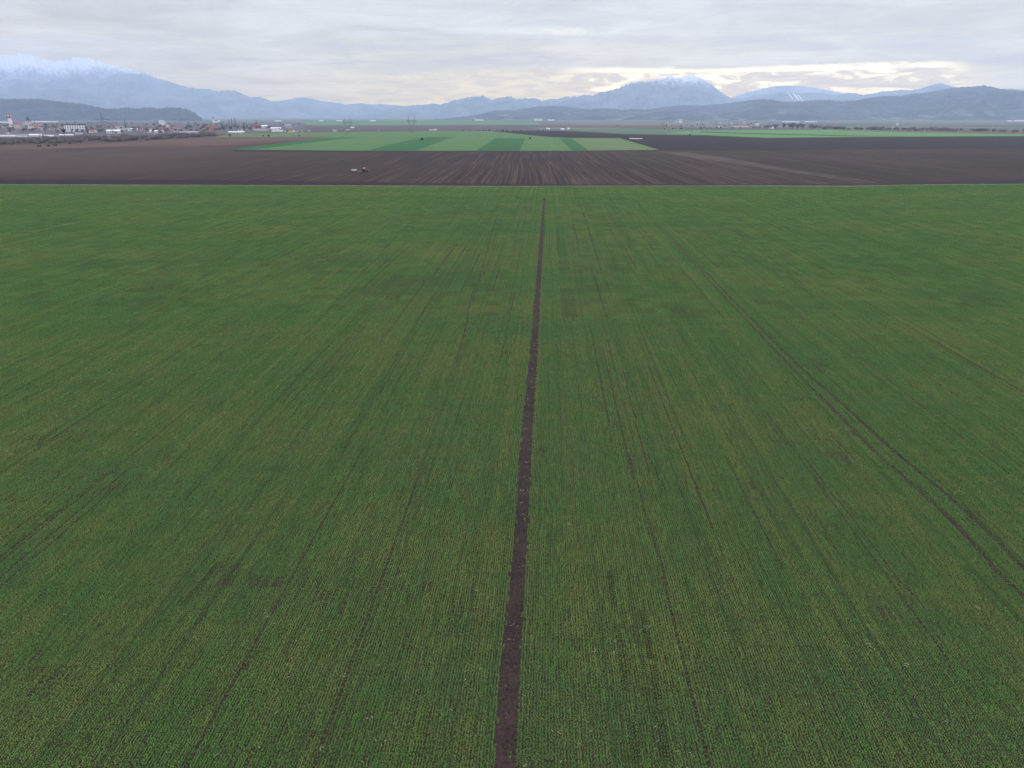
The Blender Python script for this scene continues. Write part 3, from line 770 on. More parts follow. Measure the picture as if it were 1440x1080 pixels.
B('house', 'white gabled house with dark red roof beside the lattice mast', 'house', 133.4, 186.2, 5, 2.8, 1.9, 'white', 'brown', gable, 9, -.6, (2, 1), chimney=True)
B('house', 'cream house with tall red roof left of the lattice mast', 'house', 128.4, 186.6, 3.8, 2.6, 1.8, 'cream', 'red', gable, 8, .4, (2, 1))
B('house', 'grey house with red roof directly under the lattice mast', 'house', 142.5, 180.6, 6, 2.4, 2.0, 'grey', 'red', hip, 9, .2, (2, 1))
B('house', 'wide house with rusty roof behind the glasshouses', 'house', 157, 178.4, 10, 1.8, 1.5, 'beige', 'rust', gable, 11, .1, (4, 1))
B('house', 'pale pink house with red roof left of the dark poplar', 'house', 168.4, 179.4, 9, 1.8, 1.8, 'white', 'red', hip, 11, -.15, (4, 1), chimney=True)
B('glasshouse', 'large pale glasshouse hall at the left end of the nursery', 'glasshouse', 160, 187.4, 17, 3.2, 1.4, 'white', 'white', gable, 16, .03, (6, 1))
B('glasshouse', 'low grey white hall in front of the dark poplar', 'glasshouse', 174.5, 184.4, 17, 2.4, 1.0, 'white', 'grey', gable, 14, .0, (6, 1))
B('glasshouse', 'whitish hall with dark window band right of the dark poplar', 'glasshouse', 187.6, 183.8, 11, 2.0, 1.2, 'white', 'white', barrel, 12, .05, (5, 1))
B('house', 'red roofed house right of the whitish halls', 'house', 201.5, 183.2, 8, 2.2, 2.4, 'pink', 'red', gable, 10, .1, (3, 1), chimney=True)
B('house', 'grey white farmhouse behind the long white shed', 'house', 215.8, 183.0, 11, 2.2, 1.6, 'white', 'brown', gable, 10, -.05, (4, 1))
B('shed', 'very long bright white shed below the red barn', 'shed', 219, 186.0, 21, 1.8, .7, 'white', 'white', gable, 12, .02, (0, 0))
B('barn', 'big barn with a wide dark red roof', 'barn', 232.6, 184.4, 16, 1.6, 3.4, 'pink', 'red', gable, 18, .04, (0, 0))
B('house', 'house with pale pink hipped roof above the red barn', 'house', 238.2, 178.6, 8, 1.0, 2.4, 'white', 'pinkish', hip, 14, .1, (3, 1))
B('house', 'small white house at the right end of the long white shed', 'house', 247, 185.6, 5, 2.0, 1.2, 'white', 'brown', gable, 9, .2, (2, 1))
B('house', 'house with dark red roof right of the pale pink roof', 'house', 250.5, 180.4, 9, 1.6, 2.0, 'pink', 'red', gable, 11, .1, (3, 1))
B('hall', 'grey hall with a curved roof at the edge of the thicket', 'hall', 266, 189.6, 24, 2.2, 2.6, 'grey', 'grey', barrel, 22, .08, (6, 1))
B('shed', 'pale gable ended shelter standing in the thicket', 'shed', 219.5, 191.2, 5, 2.2, 2.0, 'concrete', 'grey', gable, 7, 1.2, (0, 0))
B('house', 'large orange red house with high sloping roof at the town end', 'house', 300.5, 184.8, 11, 3.0, 5.0, 'orange', 'rust', gable, 12, .35, (3, 2), chimney=True)
B('house', 'red roofed house beside the large orange red house', 'house', 289.6, 180.6, 8, 1.6, 2.0, 'pink', 'red', gable, 10, .2, (3, 1))
B('hall', 'small white hall beside the white church tower', 'hall', 305, 171.4, 7.5, 1.6, .6, 'white', 'white', gable, 26, 0, (3, 1))
B('shed', 'long low white shed at the edge of the meadow', 'shed', 332.5, 187.0, 21, 1.5, .6, 'white', 'white', gable, 10, .02, (0, 0))
B('house', 'white gabled house between dark conifers behind the meadow', 'house', 338.4, 184.2, 5, 2.6, 2.6, 'white', 'brown', gable, 9, 1.1, (2, 1))
B('house', 'cream house with a tall red hipped roof behind the meadow', 'house', 360, 181.8, 10.5, 2.6, 5.6, 'cream', 'red', hip, 16, .1, (4, 1), chimney=True)
B('hall', 'grey white hall with pale roof behind the cream house', 'hall', 372.6, 179.4, 9, 2.0, 1.4, 'white', 'white', barrel, 16, .1, (4, 1))
B('shed', 'low beige shed row in front of the cream house', 'shed', 369, 183.6, 22, 1.6, .6, 'beige', 'grey', gable, 9, .02, (0, 0))
B('shed', 'low white shed above the brightest white hall', 'shed', 388, 181.4, 14, 1.2, .8, 'white', 'white', gable, 10, 0, (0, 0))
B('hall', 'brightest short white hall at the far side of the meadow', 'hall', 388, 185.4, 10, 2.6, .6, 'white', 'white', flat, 14, .15, (0, 0))
B('house', 'grey blue hall with pale roof on the plain behind the yellow building', 'house', 405.4, 179.0, 8, 2.6, 1.4, 'bluegrey', 'grey', gable, 18, .1, (3, 1))
B('barn', 'yellow barn beside the small white sheds', 'barn', 408.6, 186.2, 5.4, 2.4, 1.0, 'yellow', 'rust', gable, 10, .1, (0, 0))
B('shed', 'small white shed touching the yellow barn', 'shed', 413.4, 185.6, 3.2, 1.4, .5, 'white', 'pinkish', gable, 8, .1, (0, 0))
B('shed', 'small white shed right of the brightest white hall', 'shed', 395.6, 185.2, 3.4, 1.2, .5, 'white', 'white', gable, 7, .3, (0, 0))
B('house', 'tiny tall white house with dark roof left of the yellow barn', 'house', 402, 185.2, 2.4, 2.0, 1.2, 'white', 'dark', gable, 6, .2, (1, 1))
B('shed', 'long white wall like shed with brown yard behind, at the left edge', 'shed', 10, 192.6, 30, 1.8, .4, 'white', 'white', gable, 12, .02, (0, 0))
B('shed', 'long white shed in the middle of the row before the cream blocks', 'shed', 33.5, 192.4, 16, 2.0, .6, 'white', 'grey', gable, 12, .02, (0, 0))
B('shed', 'higher white shed with grey roof at the right of the white row', 'shed', 50.5, 192.2, 15, 2.6, .8, 'white', 'white', gable, 12, .03, (0, 0))
B('shed', 'short white shed standing alone past the white row', 'shed', 69.4, 192.0, 10.5, 1.2, .5, 'white', 'white', gable, 10, -.08, (0, 0))
B('shed', 'low white shed behind the dark flared tree', 'shed', 93.5, 190.4, 17, 1.0, .5, 'white', 'white', gable, 9, .04, (0, 0))
B('shed', 'thin white shed under the left half of the white apartment block', 'shed', 96.4, 185.4, 7, 1.0, .5, 'white', 'grey', gable, 8, 0, (0, 0))
B('shed', 'small white shed under the middle of the white apartment block', 'shed', 103.4, 185.6, 4.4, .9, .5, 'white', 'white', gable, 8, .1, (0, 0))
B('shed', 'grey white shed among trees below the white apartment block', 'shed', 111.2, 188.6, 9, 1.2, .6, 'white', 'grey', gable, 9, .05, (0, 0))
B('office_building', 'tall white building with dark openings above the town trees', 'building', 227.6, 176.4, 5.4, 6.6, .5, 'white', 'white', flat, 18, .1, (2, 2))
B('office_building', 'narrow white block right of the tall white building', 'building', 232.4, 176.6, 1.8, 4.4, .5, 'white', 'white', flat, 12, .1, (1, 2))
# middle distance
PG = 'sheds and houses on the open plain'
B('shed', 'beige shed on the mauve land left of the left hand pylon', 'shed', 470.8, 184.6, 5.4, 1.4, .7, 'beige', 'grey', gable, 9, .1, (0, 0), PG)
B('shed', 'thin white shed right behind the left hand pylon', 'shed', 495.6, 180.0, 5.2, .9, .4, 'white', 'white', gable, 10, 0, (0, 0), PG)
B('shed', 'low white shed at the feet of the left hand pylon', 'shed', 489.4, 183.2, 5, 1.0, .4, 'white', 'pinkish', gable, 9, .05, (0, 0), PG)
B('shed', 'beige shed with dark front, left of a pair right of the middle pylon', 'shed', 606, 183.6, 5, 1.2, .6, 'beige', 'grey', gable, 9, .05, (0, 0), PG)
B('shed', 'pale pinkish shed, right of a pair right of the middle pylon', 'shed', 612.2, 183.4, 5, 1.3, .6, 'white', 'pinkish', gable, 9, .05, (0, 0), PG)
B('shed', 'pale green grey shed, leftmost of three small roofs behind the dark wedge', 'shed', 770.8, 181.8, 4.6, .9, .6, 'grey', 'white', gable, 9, .1, (0, 0), PG)
B('shed', 'low whitish shed, middle of three small roofs behind the dark wedge', 'shed', 791, 182.2, 4.6, .8, .6, 'white', 'white', gable, 9, .05, (0, 0), PG)
B('shed', 'bright white shed, rightmost of three small roofs behind the dark wedge', 'shed', 799.6, 182.0, 3.2, 1.4, .6, 'white', 'white', gable, 9, .3, (0, 0), PG)
for x, w, by, hp, lab in ((524.5, 8, 170.6, 1.1, 'far white factory hall near the hill foot above the left pylon'), (674, 12, 169.4, .8, 'thin white factory hall in the haze under the centre ridge'),
                          (757, 11, 169.4, .8, 'long hazy white hall just left of the two legged pylon'), (775, 10, 169.4, .8, 'long hazy white hall just right of the two legged pylon'),
                          (1434, 14, 170.6, 1.2, 'bright white hall at the right edge below the field covered slope'), (1420, 6, 170.6, .9, 'small white hall beside the bright one at the right edge'),
                          (62, 34, 171.8, 1.0, 'very long hazy white hall beyond the church'), (7, 14, 172.6, .9, 'hazy white hall left of the white tower'),
                          (391, 9, 170.6, .9, 'hazy whitish hall below the low pale mountain'), (452, 6, 170.4, .9, 'hazy white hall on the far plain left of the left pylon'), (477, 8, 170.4, .9, 'far hazy white hall just left of the left pylon top'), (1112, 22, 172.0, .9, 'long pale hall behind the bare wood on the right'), (1140, 16, 171.8, .9, 'pale hall right behind the end of the bare wood')):
    B('hall', lab, 'hall', x, by, w, hp, .25, 'white', 'white', gable, 40, 0, (0, 0), 'hazy halls on the far plain', door=False)
# village on the right
VG = 'houses of the village on the right'
VW = ['white', 'cream', 'pink', 'beige', 'white', 'grey']; VR = ['red', 'brown', 'rust', 'grey']
for k, (x, by, w) in enumerate(((938, 173.0, 3.4), (945, 173.6, 4.0), (951, 172.6, 3.0), (961.5, 173.2, 3.2), (967, 172.8, 4.4), (974, 173.8, 3.6), (981, 173.2, 3.8), (988, 172.6, 3.2),
                                (995, 173.6, 4.0), (1004, 173.0, 3.4), (1012, 173.8, 4.4), (1021, 172.8, 3.2), (1029, 173.6, 3.8), (1038, 173.2, 4.2), (1047, 172.8, 3.0), (1055, 173.8, 3.6),
                                (1170, 172.4, 3.4), (1176, 173.2, 3.0), (1165, 171.6, 2.6))):
    wc, rc = VW[(k*5) % 6], VR[(k*3+1) % 4]
    B('house', '%s walled village house with %s roof, number %s from the left of the hazy village' % (wc, rc, ('one two three four five six seven eight nine ten eleven twelve thirteen fourteen fifteen sixteen seventeen eighteen nineteen'.split())[k]),
      'house', x, by, w, 1.1, 1.0, wc, rc, gable if k % 2 else hip, 14, (k*1.3) % 1.0-.5, (2, 1), VG)
B('farmhouse', 'white farm with a dark gate front below the bare wood', 'farmhouse', 1085.6, 181.0, 6.4, 1.9, 1.2, 'white', 'white', gable, 10, .1, (0, 0), VG)
B('farmhouse', 'cream farmhouse with tall roof standing above the long pale wall', 'farmhouse', 1064.4, 176.8, 4.4, 2.0, 1.4, 'cream', 'pinkish', gable, 12, .7, (2, 1), VG)
B('shed', 'long pale pink shed left of the cream farmhouse', 'shed', 1041.6, 178.8, 22, .8, .5, 'pink', 'pinkish', gable, 9, .02, (0, 0), VG, door=False)
B('shed', 'small white hut between the bare hedge and the far green field', 'shed', 1261.6, 176.0, 2.4, 1.2, .6, 'white', 'white', gable, 8, .2, (0, 0), VG)
B('shed', 'small grey roofed farm building among dark shrubs left of the pale shed', 'shed', 1010.6, 179.4, 3.4, 1.2, 1.0, 'white', 'grey', gable, 9, .3, (0, 0), VG)
# churches and the white tower
def church(x, by, wpx, hpx, spx, wall, roof, label, seed):
    p = G(x, by); s = mpp(p); w, h, sp = wpx*s, hpx*s, spx*s
    root = empty('church', p, face_yaw(p, .25), label, 'church', None)
    MB().box(-w*.5, w*.5, -w*.5, w*.5, -.5, h).build('tower', M['wall_'+wall], root)
    a, b = gable(w*1.9, w*1.2, h*.42, h*.25, .6)
    for mb_ in (a, b): mb_.v = [(vx+w*1.45, vy, vz) for vx, vy, vz in mb_.v]
    a.build('nave', M['wall_'+wall], root); b.build('nave_roof', M['roof_red'], root)
    MB().box(-w*.56, w*.56, -w*.56, w*.56, h+.003, h+w*.10).build('cornice', M['wall_'+wall], root)
    q = MB().lathe([(w*.70, h+w*.10+.003), (w*.40, h+w*.10+sp*.30), (w*.16, h+w*.1+sp*.68), (.05, h+sp)], 8)
    q.build('spire', M['roof_'+roof], root)
    MB().bar((0, 0, h+sp*.98), (0, 0, h+sp*1.12), .15).bar((-.7, 0, h+sp*1.07), (.7, 0, h+sp*1.07), .12).build('cross', M['steel'], root)
    for sx in (-1, 1):
        o = link('window', window_mesh(w*.16, h*.16), root); o.location = (sx*w*.2, -w*.5, h*.82)
church(41.6, 178.0, 6.4, 7.0, 6.4, 'cream', 'dark', 'cream church tower with a tall dark pointed spire above the town roofs', 1)
church(300.6, 172.6, 2.4, 5.0, 2.6, 'white', 'dark', 'white church tower with a small dark cap at the hill foot', 2)
church(956.6, 172.8, 2.6, 4.2, 2.4, 'white', 'grey', 'white village church tower with a pale pointed roof on the right', 3)
p = G(16.8, 178.4); s = mpp(p)
root = empty('water_tower', p, face_yaw(p), 'white tapered tower with a wide red and white striped head leaning above the roofs', 'tower')
H = 16.8*s; sx = -2.6*s
MB().lathe([(2.6*s, -.5), (2.3*s, H*.35), (2.0*s, H*.68)], 18).build('shaft', M['white_paint'], root)
hd = MB().lathe([(2.0*s, H*.68), (3.1*s, H*.74), (3.3*s, H*.80), (3.3*s, H*.94), (2.8*s, H*.97), (.3, H)], 18).build('tank', M['red_paint'], root)
for k in range(6):
    a_ = k*math.pi/3+.2; rr = 3.32*s
    v = [(rr*math.cos(a_+u), rr*math.sin(a_+u), H*zz_) for zz_ in (.80, .94) for u in (0, .12, .24, .36)]
    MB().add(v, [(0, 1, 5, 4), (1, 2, 6, 5), (2, 3, 7, 6)]).build('white_stripe', M['white_paint'], hd)
MB().bar((0, 0, H), (0, 0, H*1.05), .25).build('mast', M['steel'], root)
root.rotation_euler = (0, R(-4.5), face_yaw(p))

# ------------------------------------------------------------------ pylons, masts and poles
def lattice(bars, mb): 
    for a, b, r in bars: mb.bar(a, b, r)
    return mb
def fork_pylon(x, by, top, label):
    p = G(x, by); s = mpp(p); H = (by-top)*s*1.02
    root = empty('power_pylon', p, face_yaw(p), label, 'pylon', 'lattice power pylons')
    r = .024*H*.42
    b1 = []; wb, ww, zf = .16*H, .045*H, .36*H
    for sx in (-1, 1):
        for sy in (-1, 1): b1.append(((sx*wb, sy*wb, 0), (sx*ww, sy*ww, zf), r))
    for k in range(5):
        z0, z1 = zf*k/5, zf*(k+1)/5; w0, w1 = wb+(ww-wb)*k/5, wb+(ww-wb)*(k+1)/5
        for sy in (-1, 1):
            b1.append(((-w0, sy*w0, z0), (w1, sy*w1, z1), r*.6)); b1.append(((w0, sy*w0, z0), (-w1, sy*w1, z1), r*.6))
    lattice(b1, MB()).build('lower_body', M['steel'], root)
    zt, xo = .72*H, .21*H; b2 = []
    for sx in (-1, 1):
        for o_ in (-.03*H, .03*H):
            b2.append(((sx*ww+o_*.6, 0, zf), (sx*xo+o_, 0, zt), r))
        for k in range(6):
            f0, f1 = k/6, (k+1)/6; o0 = -.025*H if k % 2 else .025*H
            b2.append(((sx*(ww+(xo-ww)*f0)+o0, 0, zf+(zt-zf)*f0), (sx*(ww+(xo-ww)*f1)-o0, 0, zf+(zt-zf)*f1), r*.6))
    lattice(b2, MB()).build('fork', M['steel'], root)
    b3 = [((-.33*H, 0, zt), (.33*H, 0, zt), r), ((-.25*H, 0, zt+.045*H), (.25*H, 0, zt+.045*H), r*.9), ((-.33*H, 0, zt), (-.25*H, 0, zt+.045*H), r*.8), ((.33*H, 0, zt), (.25*H, 0, zt+.045*H), r*.8)]
    for k in range(9): b3.append(((-.25*H+.5*H*k/9, 0, zt+.045*H*(k % 2)), (-.25*H+.5*H*(k+1)/9, 0, zt+.045*H*((k+1) % 2)), r*.6))
    lattice(b3, MB()).build('cross_arm', M['steel'], root)
    for sx in (-1, 1):
        lattice([((sx*(xo-.035*H), 0, zt+.045*H), (sx*xo, 0, H), r*.9), ((sx*(xo+.035*H), 0, zt+.045*H), (sx*xo, 0, H), r*.9)], MB()).build('earth_peak', M['steel'], root)
    for xi in (-.31*H, 0, .31*H):
        MB().bar((xi, 0, zt), (xi, 0, zt-.06*H), r*.8).build('insulator', M['glass'], root)
fork_pylon(490, 188.2, 168.2, 'left hand lattice pylon with two peaks rising beyond the green strips')
fork_pylon(579.6, 186.4, 165.6, 'middle lattice pylon with two peaks and a wide cross arm beyond the green strips')
def mast(x, by, top, arm, label):
    p = G(x, by); s = mpp(p); H = (by-top)*s; r = .30
    root = empty('power_pylon', p, face_yaw(p), label, 'pylon', 'lattice power pylons')
    bb = []; w0 = H*.075
    for sx in (-1, 1):
        for sy in (-1, 1): bb.append(((sx*w0, sy*w0, 0), (sx*.3, sy*.3, H), r))
    n = 11
    for k in range(n):
        f0, f1 = k/n, (k+1)/n; a_, c_ = w0+(.3-w0)*f0, w0+(.3-w0)*f1
        bb.append(((-a_, -a_, H*f0), (c_, -c_, H*f1), r*.6)); bb.append(((a_, -a_, H*f0), (-c_, -c_, H*f1), r*.6))
    lattice(bb, MB()).build('lattice_body', M['steel'], root)
    for zf, ww in ((.70, arm), (.58, arm*.7)):
        MB().bar((-ww*s/2, 0, H*zf), (ww*s/2, 0, H*zf), .38).bar((-ww*s/2, 0, H*zf), (0, 0, H*(zf+.06)), .25).bar((ww*s/2, 0, H*zf), (0, 0, H*(zf+.06)), .25).build('cross_arm', M['steel'], root)
        for sx in (-1, 1): MB().bar((sx*ww*s/2, 0, H*zf), (sx*ww*s/2, 0, H*zf-2.2), .3).build('insulator', M['glass'], root)
mast(147.6, 190.5, 160.5, 17, 'tall lattice mast with two cross arms rising over the town on the left')
def portal(x, by, top, w, label):
    p = G(x, by); s = mpp(p); H = (by-top)*s; W = w*s
    root = empty('power_pylon', p, face_yaw(p), label, 'pylon', 'two legged pylons on the plain')
    for sx in (-1, 1): MB().bar((sx*W*.55, 0, 0), (sx*W*.45, 0, H), .34, .22, 6).build('leg', M['steel'], root)
    MB().bar((-W, 0, H*.86), (W, 0, H*.86), .25).build('cross_arm', M['steel'], root)
    for xi in (-.95, 0, .95): MB().bar((xi*W, 0, H*.86), (xi*W, 0, H*.86-2), .2).build('insulator', M['glass'], root)
portal(766, 180.5, 166.5, 2.6, 'two legged pylon just left of the three small roofs')
portal(868.5, 185.0, 175.0, 2.8, 'short two legged pylon behind the dark wedge right of the three roofs')
portal(972.5, 189.6, 175.5, 2.2, 'two legged pylon at the left end of the bright green band')
portal(935.5, 176.5, 166.4, 2.0, 'faint two legged pylon at the left edge of the village')
portal(257, 181, 165.5, 2.0, 'faint thin two legged pylon above the town roofs')
def pole(x, by, xt, yt, label, group='pale concrete poles'):
    p = G(x, by); s = mpp(p); H = (by-yt)*s; lean = (xt-x)*s
    root = empty('utility_pole', p, face_yaw(p), label, 'pole', group)
    MB().bar((0, 0, -.3), (lean, 0, H), .42, .26, 8).build('shaft', M['wall_concrete'], root)
    MB().bar((lean-1.6, 0, H*.94), (lean+1.6, 0, H*.94), .14).build('cross_arm', M['steel'], root)
    for xi in (-1.4, 0, 1.4): MB().lathe([(.10, H*.94+.14), (.2, H*.94+.3), (.1, H*.94+.55)], 8, 'z', (lean+xi, 0, 0)).build('insulator', M['white_paint'], root)
pole(1252.4, 188.4, 1254.2, 176.0, 'pale concrete pole leaning right, leftmost of four along the right hedge')
pole(1299.8, 185.6, 1300.6, 177.0, 'short pale concrete pole, second of four along the right hedge')
pole(1346.6, 187.2, 1348.2, 176.4, 'pale concrete pole, third of four along the right hedge')
pole(1393.2, 185.6, 1395.0, 176.2, 'pale concrete pole leaning right, rightmost of four along the right hedge')
pole(156.2, 198.6, 153.0, 187.6, 'pale concrete pole leaning left in front of the thicket below the lattice mast')
pole(59.0, 198.0, 58.4, 189.0, 'pale concrete pole standing in the thicket at the end of the white sheds')
pole(242.6, 191.0, 242.0, 184.6, 'pale concrete pole at the thicket near the long white shed')
pole(229.6, 190.2, 229.4, 183.5, 'thin pale pole in the thicket left of the red barn')

# ------------------------------------------------------------------ vegetation
def bare_tree(h, w, seed, n_twig=420, thick=.05, trunk_r=.22):
    r_ = random.Random(seed); tr = MB(); cr = MB(); tips = []
    tr.bar((0, 0, -.3), (0, 0, h*.32), trunk_r, trunk_r*.75, 6)
    for k in range(9):
        a = k*2.4+r_.random(); el = r_.uniform(.5, 1.25); L = h*r_.uniform(.3, .55)
        b0 = Vector((0, 0, h*r_.uniform(.18, .34))); b1 = b0+Vector((math.cos(a)*math.cos(el)*w/h*1.3, math.sin(a)*math.cos(el)*w/h*1.3, math.sin(el)))*L
        tr.bar(b0, b1, trunk_r*.5, trunk_r*.22, 5); tips.append((b0, b1))
    for k in range(n_twig):
        b0, b1 = r_.choice(tips); q = b0.lerp(b1, r_.uniform(.25, 1.05))
        v = Vector((r_.gauss(0, 1), r_.gauss(0, 1), r_.gauss(.55, .8))).normalized()*h*r_.uniform(.08, .24)
        e = q+v
        if math.hypot(e.x, e.y) > w*.62: e.x *= .8; e.y *= .8
        u = v.cross(Vector((r_.random()-.5, r_.random()-.5, r_.random()-.5))).normalized()*thick*r_.uniform(.6, 1.5)
        cr.add([q-u, q+u, e], [(0, 1, 2)])
    return tr, cr
def shrub_mesh(h, w, seed, n=520, thick=.07):
    r_ = random.Random(seed); cr = MB()
    for k in range(n):
        a = r_.uniform(0, 6.283); rr = w*.5*math.sqrt(r_.random()); b0 = Vector((math.cos(a)*rr*.75, math.sin(a)*rr*.75, r_.uniform(-.1, h*.55)*r_.random()))
        v = Vector((math.cos(a)*.35+r_.gauss(0, .3), math.sin(a)*.35+r_.gauss(0, .3), r_.uniform(.4, 1.1))).normalized()*h*r_.uniform(.25, .6)
        e = b0+v; e.z = min(e.z, h*(1-.45*(rr/(w*.5))**2)*r_.uniform(.8, 1.08))
        u = v.cross(Vector((r_.random()-.5, r_.random()-.5, r_.random()-.5))).normalized()*thick*r_.uniform(.6, 1.6)
        cr.add([b0-u, b0+u, e], [(0, 1, 2)])
    return cr
def conifer(h, w, seed, full=1.0):
    r_ = random.Random(seed); tr = MB().bar((0, 0, -.3), (0, 0, h*.95), h*.02, .04, 6); cr = MB()
    for k in range(420):
        f = r_.random()**.8; z = h*(.08+.92*f); rad = w*.5*(1-f)**full*r_.uniform(.5, 1.1)+.15; a = r_.uniform(0, 6.283)
        q = Vector((math.cos(a)*rad*.25, math.sin(a)*rad*.25, z)); e = Vector((math.cos(a)*rad, math.sin(a)*rad, z-rad*.25+r_.gauss(0, .2)))
        u = Vector((-math.sin(a), math.cos(a), r_.gauss(0, .4))).normalized()*h*.028*r_.uniform(.7, 1.4)
        cr.add([q-u*.5, q+u*.5, e+u, e-u*.6], [(0, 1, 2, 3)])
    return tr, cr
def leafy(h, w, seed, n=380):
    r_ = random.Random(seed); tr = MB().bar((0, 0, -.2), (0, 0, h*.6), h*.035, h*.02, 6); cr = MB()
    for k in range(n):
        v = Vector((r_.gauss(0, 1), r_.gauss(0, 1), r_.gauss(0, 1))).normalized()*r_.uniform(.3, 1)
        lump = 1+.25*mnoise.noise(v*2+Vector((seed, 0, 0)))
        q = Vector((v.x*w*.5*lump, v.y*w*.5*lump, h*.54+v.z*h*.46*lump))
        u = Vector((r_.gauss(0, 1), r_.gauss(0, 1), r_.gauss(0, 1))).normalized()*h*.055; s2 = u.orthogonal()*r_.uniform(.7, 1.3)
        cr.add([q-u-s2, q+u-s2, q+u+s2, q-u+s2], [(0, 1, 2, 3)])
    return tr, cr
def make_tree(name, trcr, m, mt=None):
    a, b = trcr; root = empty(name, (0, 0, 0))
    a.build('trunk', mt or M['trunk'], root); b.build('crown', m, root); return root
def place(proto, used, x, by, k, label, cat, group, turn=None, kz=None):
    o = proto if not used else copy_tree(proto)
    o.location = G(x, by); o.rotation_euler = (0, 0, random.uniform(0, 6.28) if turn is None else turn)
    o.scale = (k, k, k*(kz or 1)); tag(o, label, cat, group); return o
class Kind:
    def __init__(s, protos, h): s.p = protos; s.u = [False]*len(protos); s.h = h; s.i = 0
    def put(s, x, by, hpx, label, cat, group, idx=None, wide=1.0):
        i = s.i % len(s.p) if idx is None else idx; s.i += 1
        k = hpx*mpp(G(x, by))/s.h
        o = place(s.p[i], s.u[i], x, by, k, label, cat, group); s.u[i] = True
        o.scale = (k*wide, k*wide, k); return o
shr = []
for k in range(5):
    root = empty('bare_shrub', (0, 0, 0)); b = shrub_mesh(5, 6.5, 50+k); b.build('twigs', M['twig_dark' if k % 2 else 'twig'], root)
    MB().bar((0, 0, -.2), (.2, 0, 1.6), .16, .08, 5).bar((0, 0, -.2), (-.7, .3, 1.8), .12, .06, 5).bar((.1, 0, 0), (.6, -.5, 1.7), .11, .05, 5).build('stems', M['trunk'], root); shr.append(root)
SHR = Kind(shr, 5.0)
BT = Kind([make_tree('bare_tree', bare_tree(11, 10, 80+k, 760, .12, .3), M['twig_tree']) for k in range(4)], 11.0)
CON = Kind([make_tree('conifer_tree', conifer(12, 4.6, 20+k), M['needles']) for k in range(2)], 12.0)
POP = Kind([make_tree('poplar_tree', conifer(16, 3.6, 30, .55), M['twig_dark'])], 16.0)
LF = Kind([make_tree('round_bush', leafy(4, 4.2, 40+k), M['shrub_leaf']) for k in range(2)], 4.0)

# thicket along the left edge of the fields: individual shrubs, denser behind
SG = 'leafless shrubs of the thicket on the left'
def bottom(x): return np.interp(x, [-60, 0, 50, 100, 150, 200, 250, 300], [205.5, 204.6, 203.2, 201.4, 200.2, 198.8, 195.4, 192.4])
def thick_(x): return np.interp(x, [-60, 0, 60, 100, 150, 200, 250, 300], [9, 8.6, 8.6, 9, 8.6, 8, 5.5, 3.0])
for k in range(250):
    x = -30+332*random.random(); f = random.random()
    by = float(bottom(x))-.8-f*float(thick_(x))*.75
    SHR.put(x, by, random.uniform(4.6, 7.4), 'leafless grey brown shrub in the long thicket between the fields and the town', 'shrub', SG, None, random.uniform(.9, 1.25))
for x, by, hp, lab in ((55.4, 206.4, 4.6, 'dark bare shrub standing forward of the thicket, leftmost of four'), (68.4, 205.8, 4.4, 'dark bare shrub standing forward of the thicket, second of four'),
                       (77.6, 205.0, 4.2, 'dark bare shrub standing forward of the thicket, third of four'), (98.4, 202.8, 3.6, 'dark bare shrub standing forward of the thicket, rightmost of four')):
    SHR.put(x, by, hp, lab, 'shrub', 'shrubs standing forward of the thicket', 1)
TGp = 'bare trees among the houses on the left'
for k in range(146):
    x = -20+400*random.random(); by = 178.5+9.5*random.random()
    if x > 300: by = 180+5.5*random.random()
    BT.put(x, by, random.uniform(4.4, 8.0), 'leafless grey brown tree growing among the houses of the left town', 'tree', TGp)
for k in range(72):
    x = -10+430*random.random(); by = 174.0+3.5*random.random()
    BT.put(x, by, random.uniform(2.6, 5.0), 'small hazy leafless tree behind the town roofs on the left', 'tree', 'hazy trees behind the left town')
for x, by, hp, lab in ((64.0, 184.6, 7, 'dark conifer at the end of the cream row of blocks'), (121.6, 184.2, 8, 'dark conifer at the right end of the white apartment block'), (124.0, 188.4, 5.5, 'short dark conifer below the right end of the white apartment block'),
                       (110.0, 187.0, 5, 'dark conifer in front of the middle of the white apartment block'), (115.4, 187.4, 5, 'dark conifer in front of the right part of the white apartment block'), (137.8, 184.8, 4.6, 'small dark conifer beside the house with dark red roof'),
                       (195.6, 181.2, 5.4, 'dark conifer left of the red roofed house'), (313.0, 182.4, 9.4, 'tall dark conifer right of the orange red house'), (316.6, 183.0, 5, 'short dark conifer next to the tall one by the orange red house'),
                       (336.4, 178.4, 4.0, 'dark conifer behind the white gabled house'), (343.6, 183.0, 9.0, 'tall dark conifer right of the white gabled house'), (353.4, 182.0, 5.0, 'dark green conifer left of the cream house with red roof'), (224.4, 181.0, 4.4, 'dark conifer at the left end of the red barn'), (1204, 181.6, 3.0, 'small dark conifer within the right hedge')):
    CON.put(x, by, hp, lab, 'conifer', 'dark conifers among the houses')
POP.put(177.2, 180.6, 11.4, 'tall dark pointed poplar above the pale glasshouses', 'tree', 'tall narrow poplars')
for x, by, hp, lab in ((331.4, 177.0, 11.0, 'tallest faint grey poplar in the haze behind the meadow sheds'), (322.6, 176.4, 8.6, 'faint grey poplar left of the tallest hazy one'), (326.4, 176.6, 9.4, 'faint grey poplar directly beside the tallest hazy one'), (361.0, 176.0, 7.4, 'faint grey poplar behind the cream house with red roof')):
    POP.put(x, by, hp, lab, 'tree', 'tall narrow poplars')
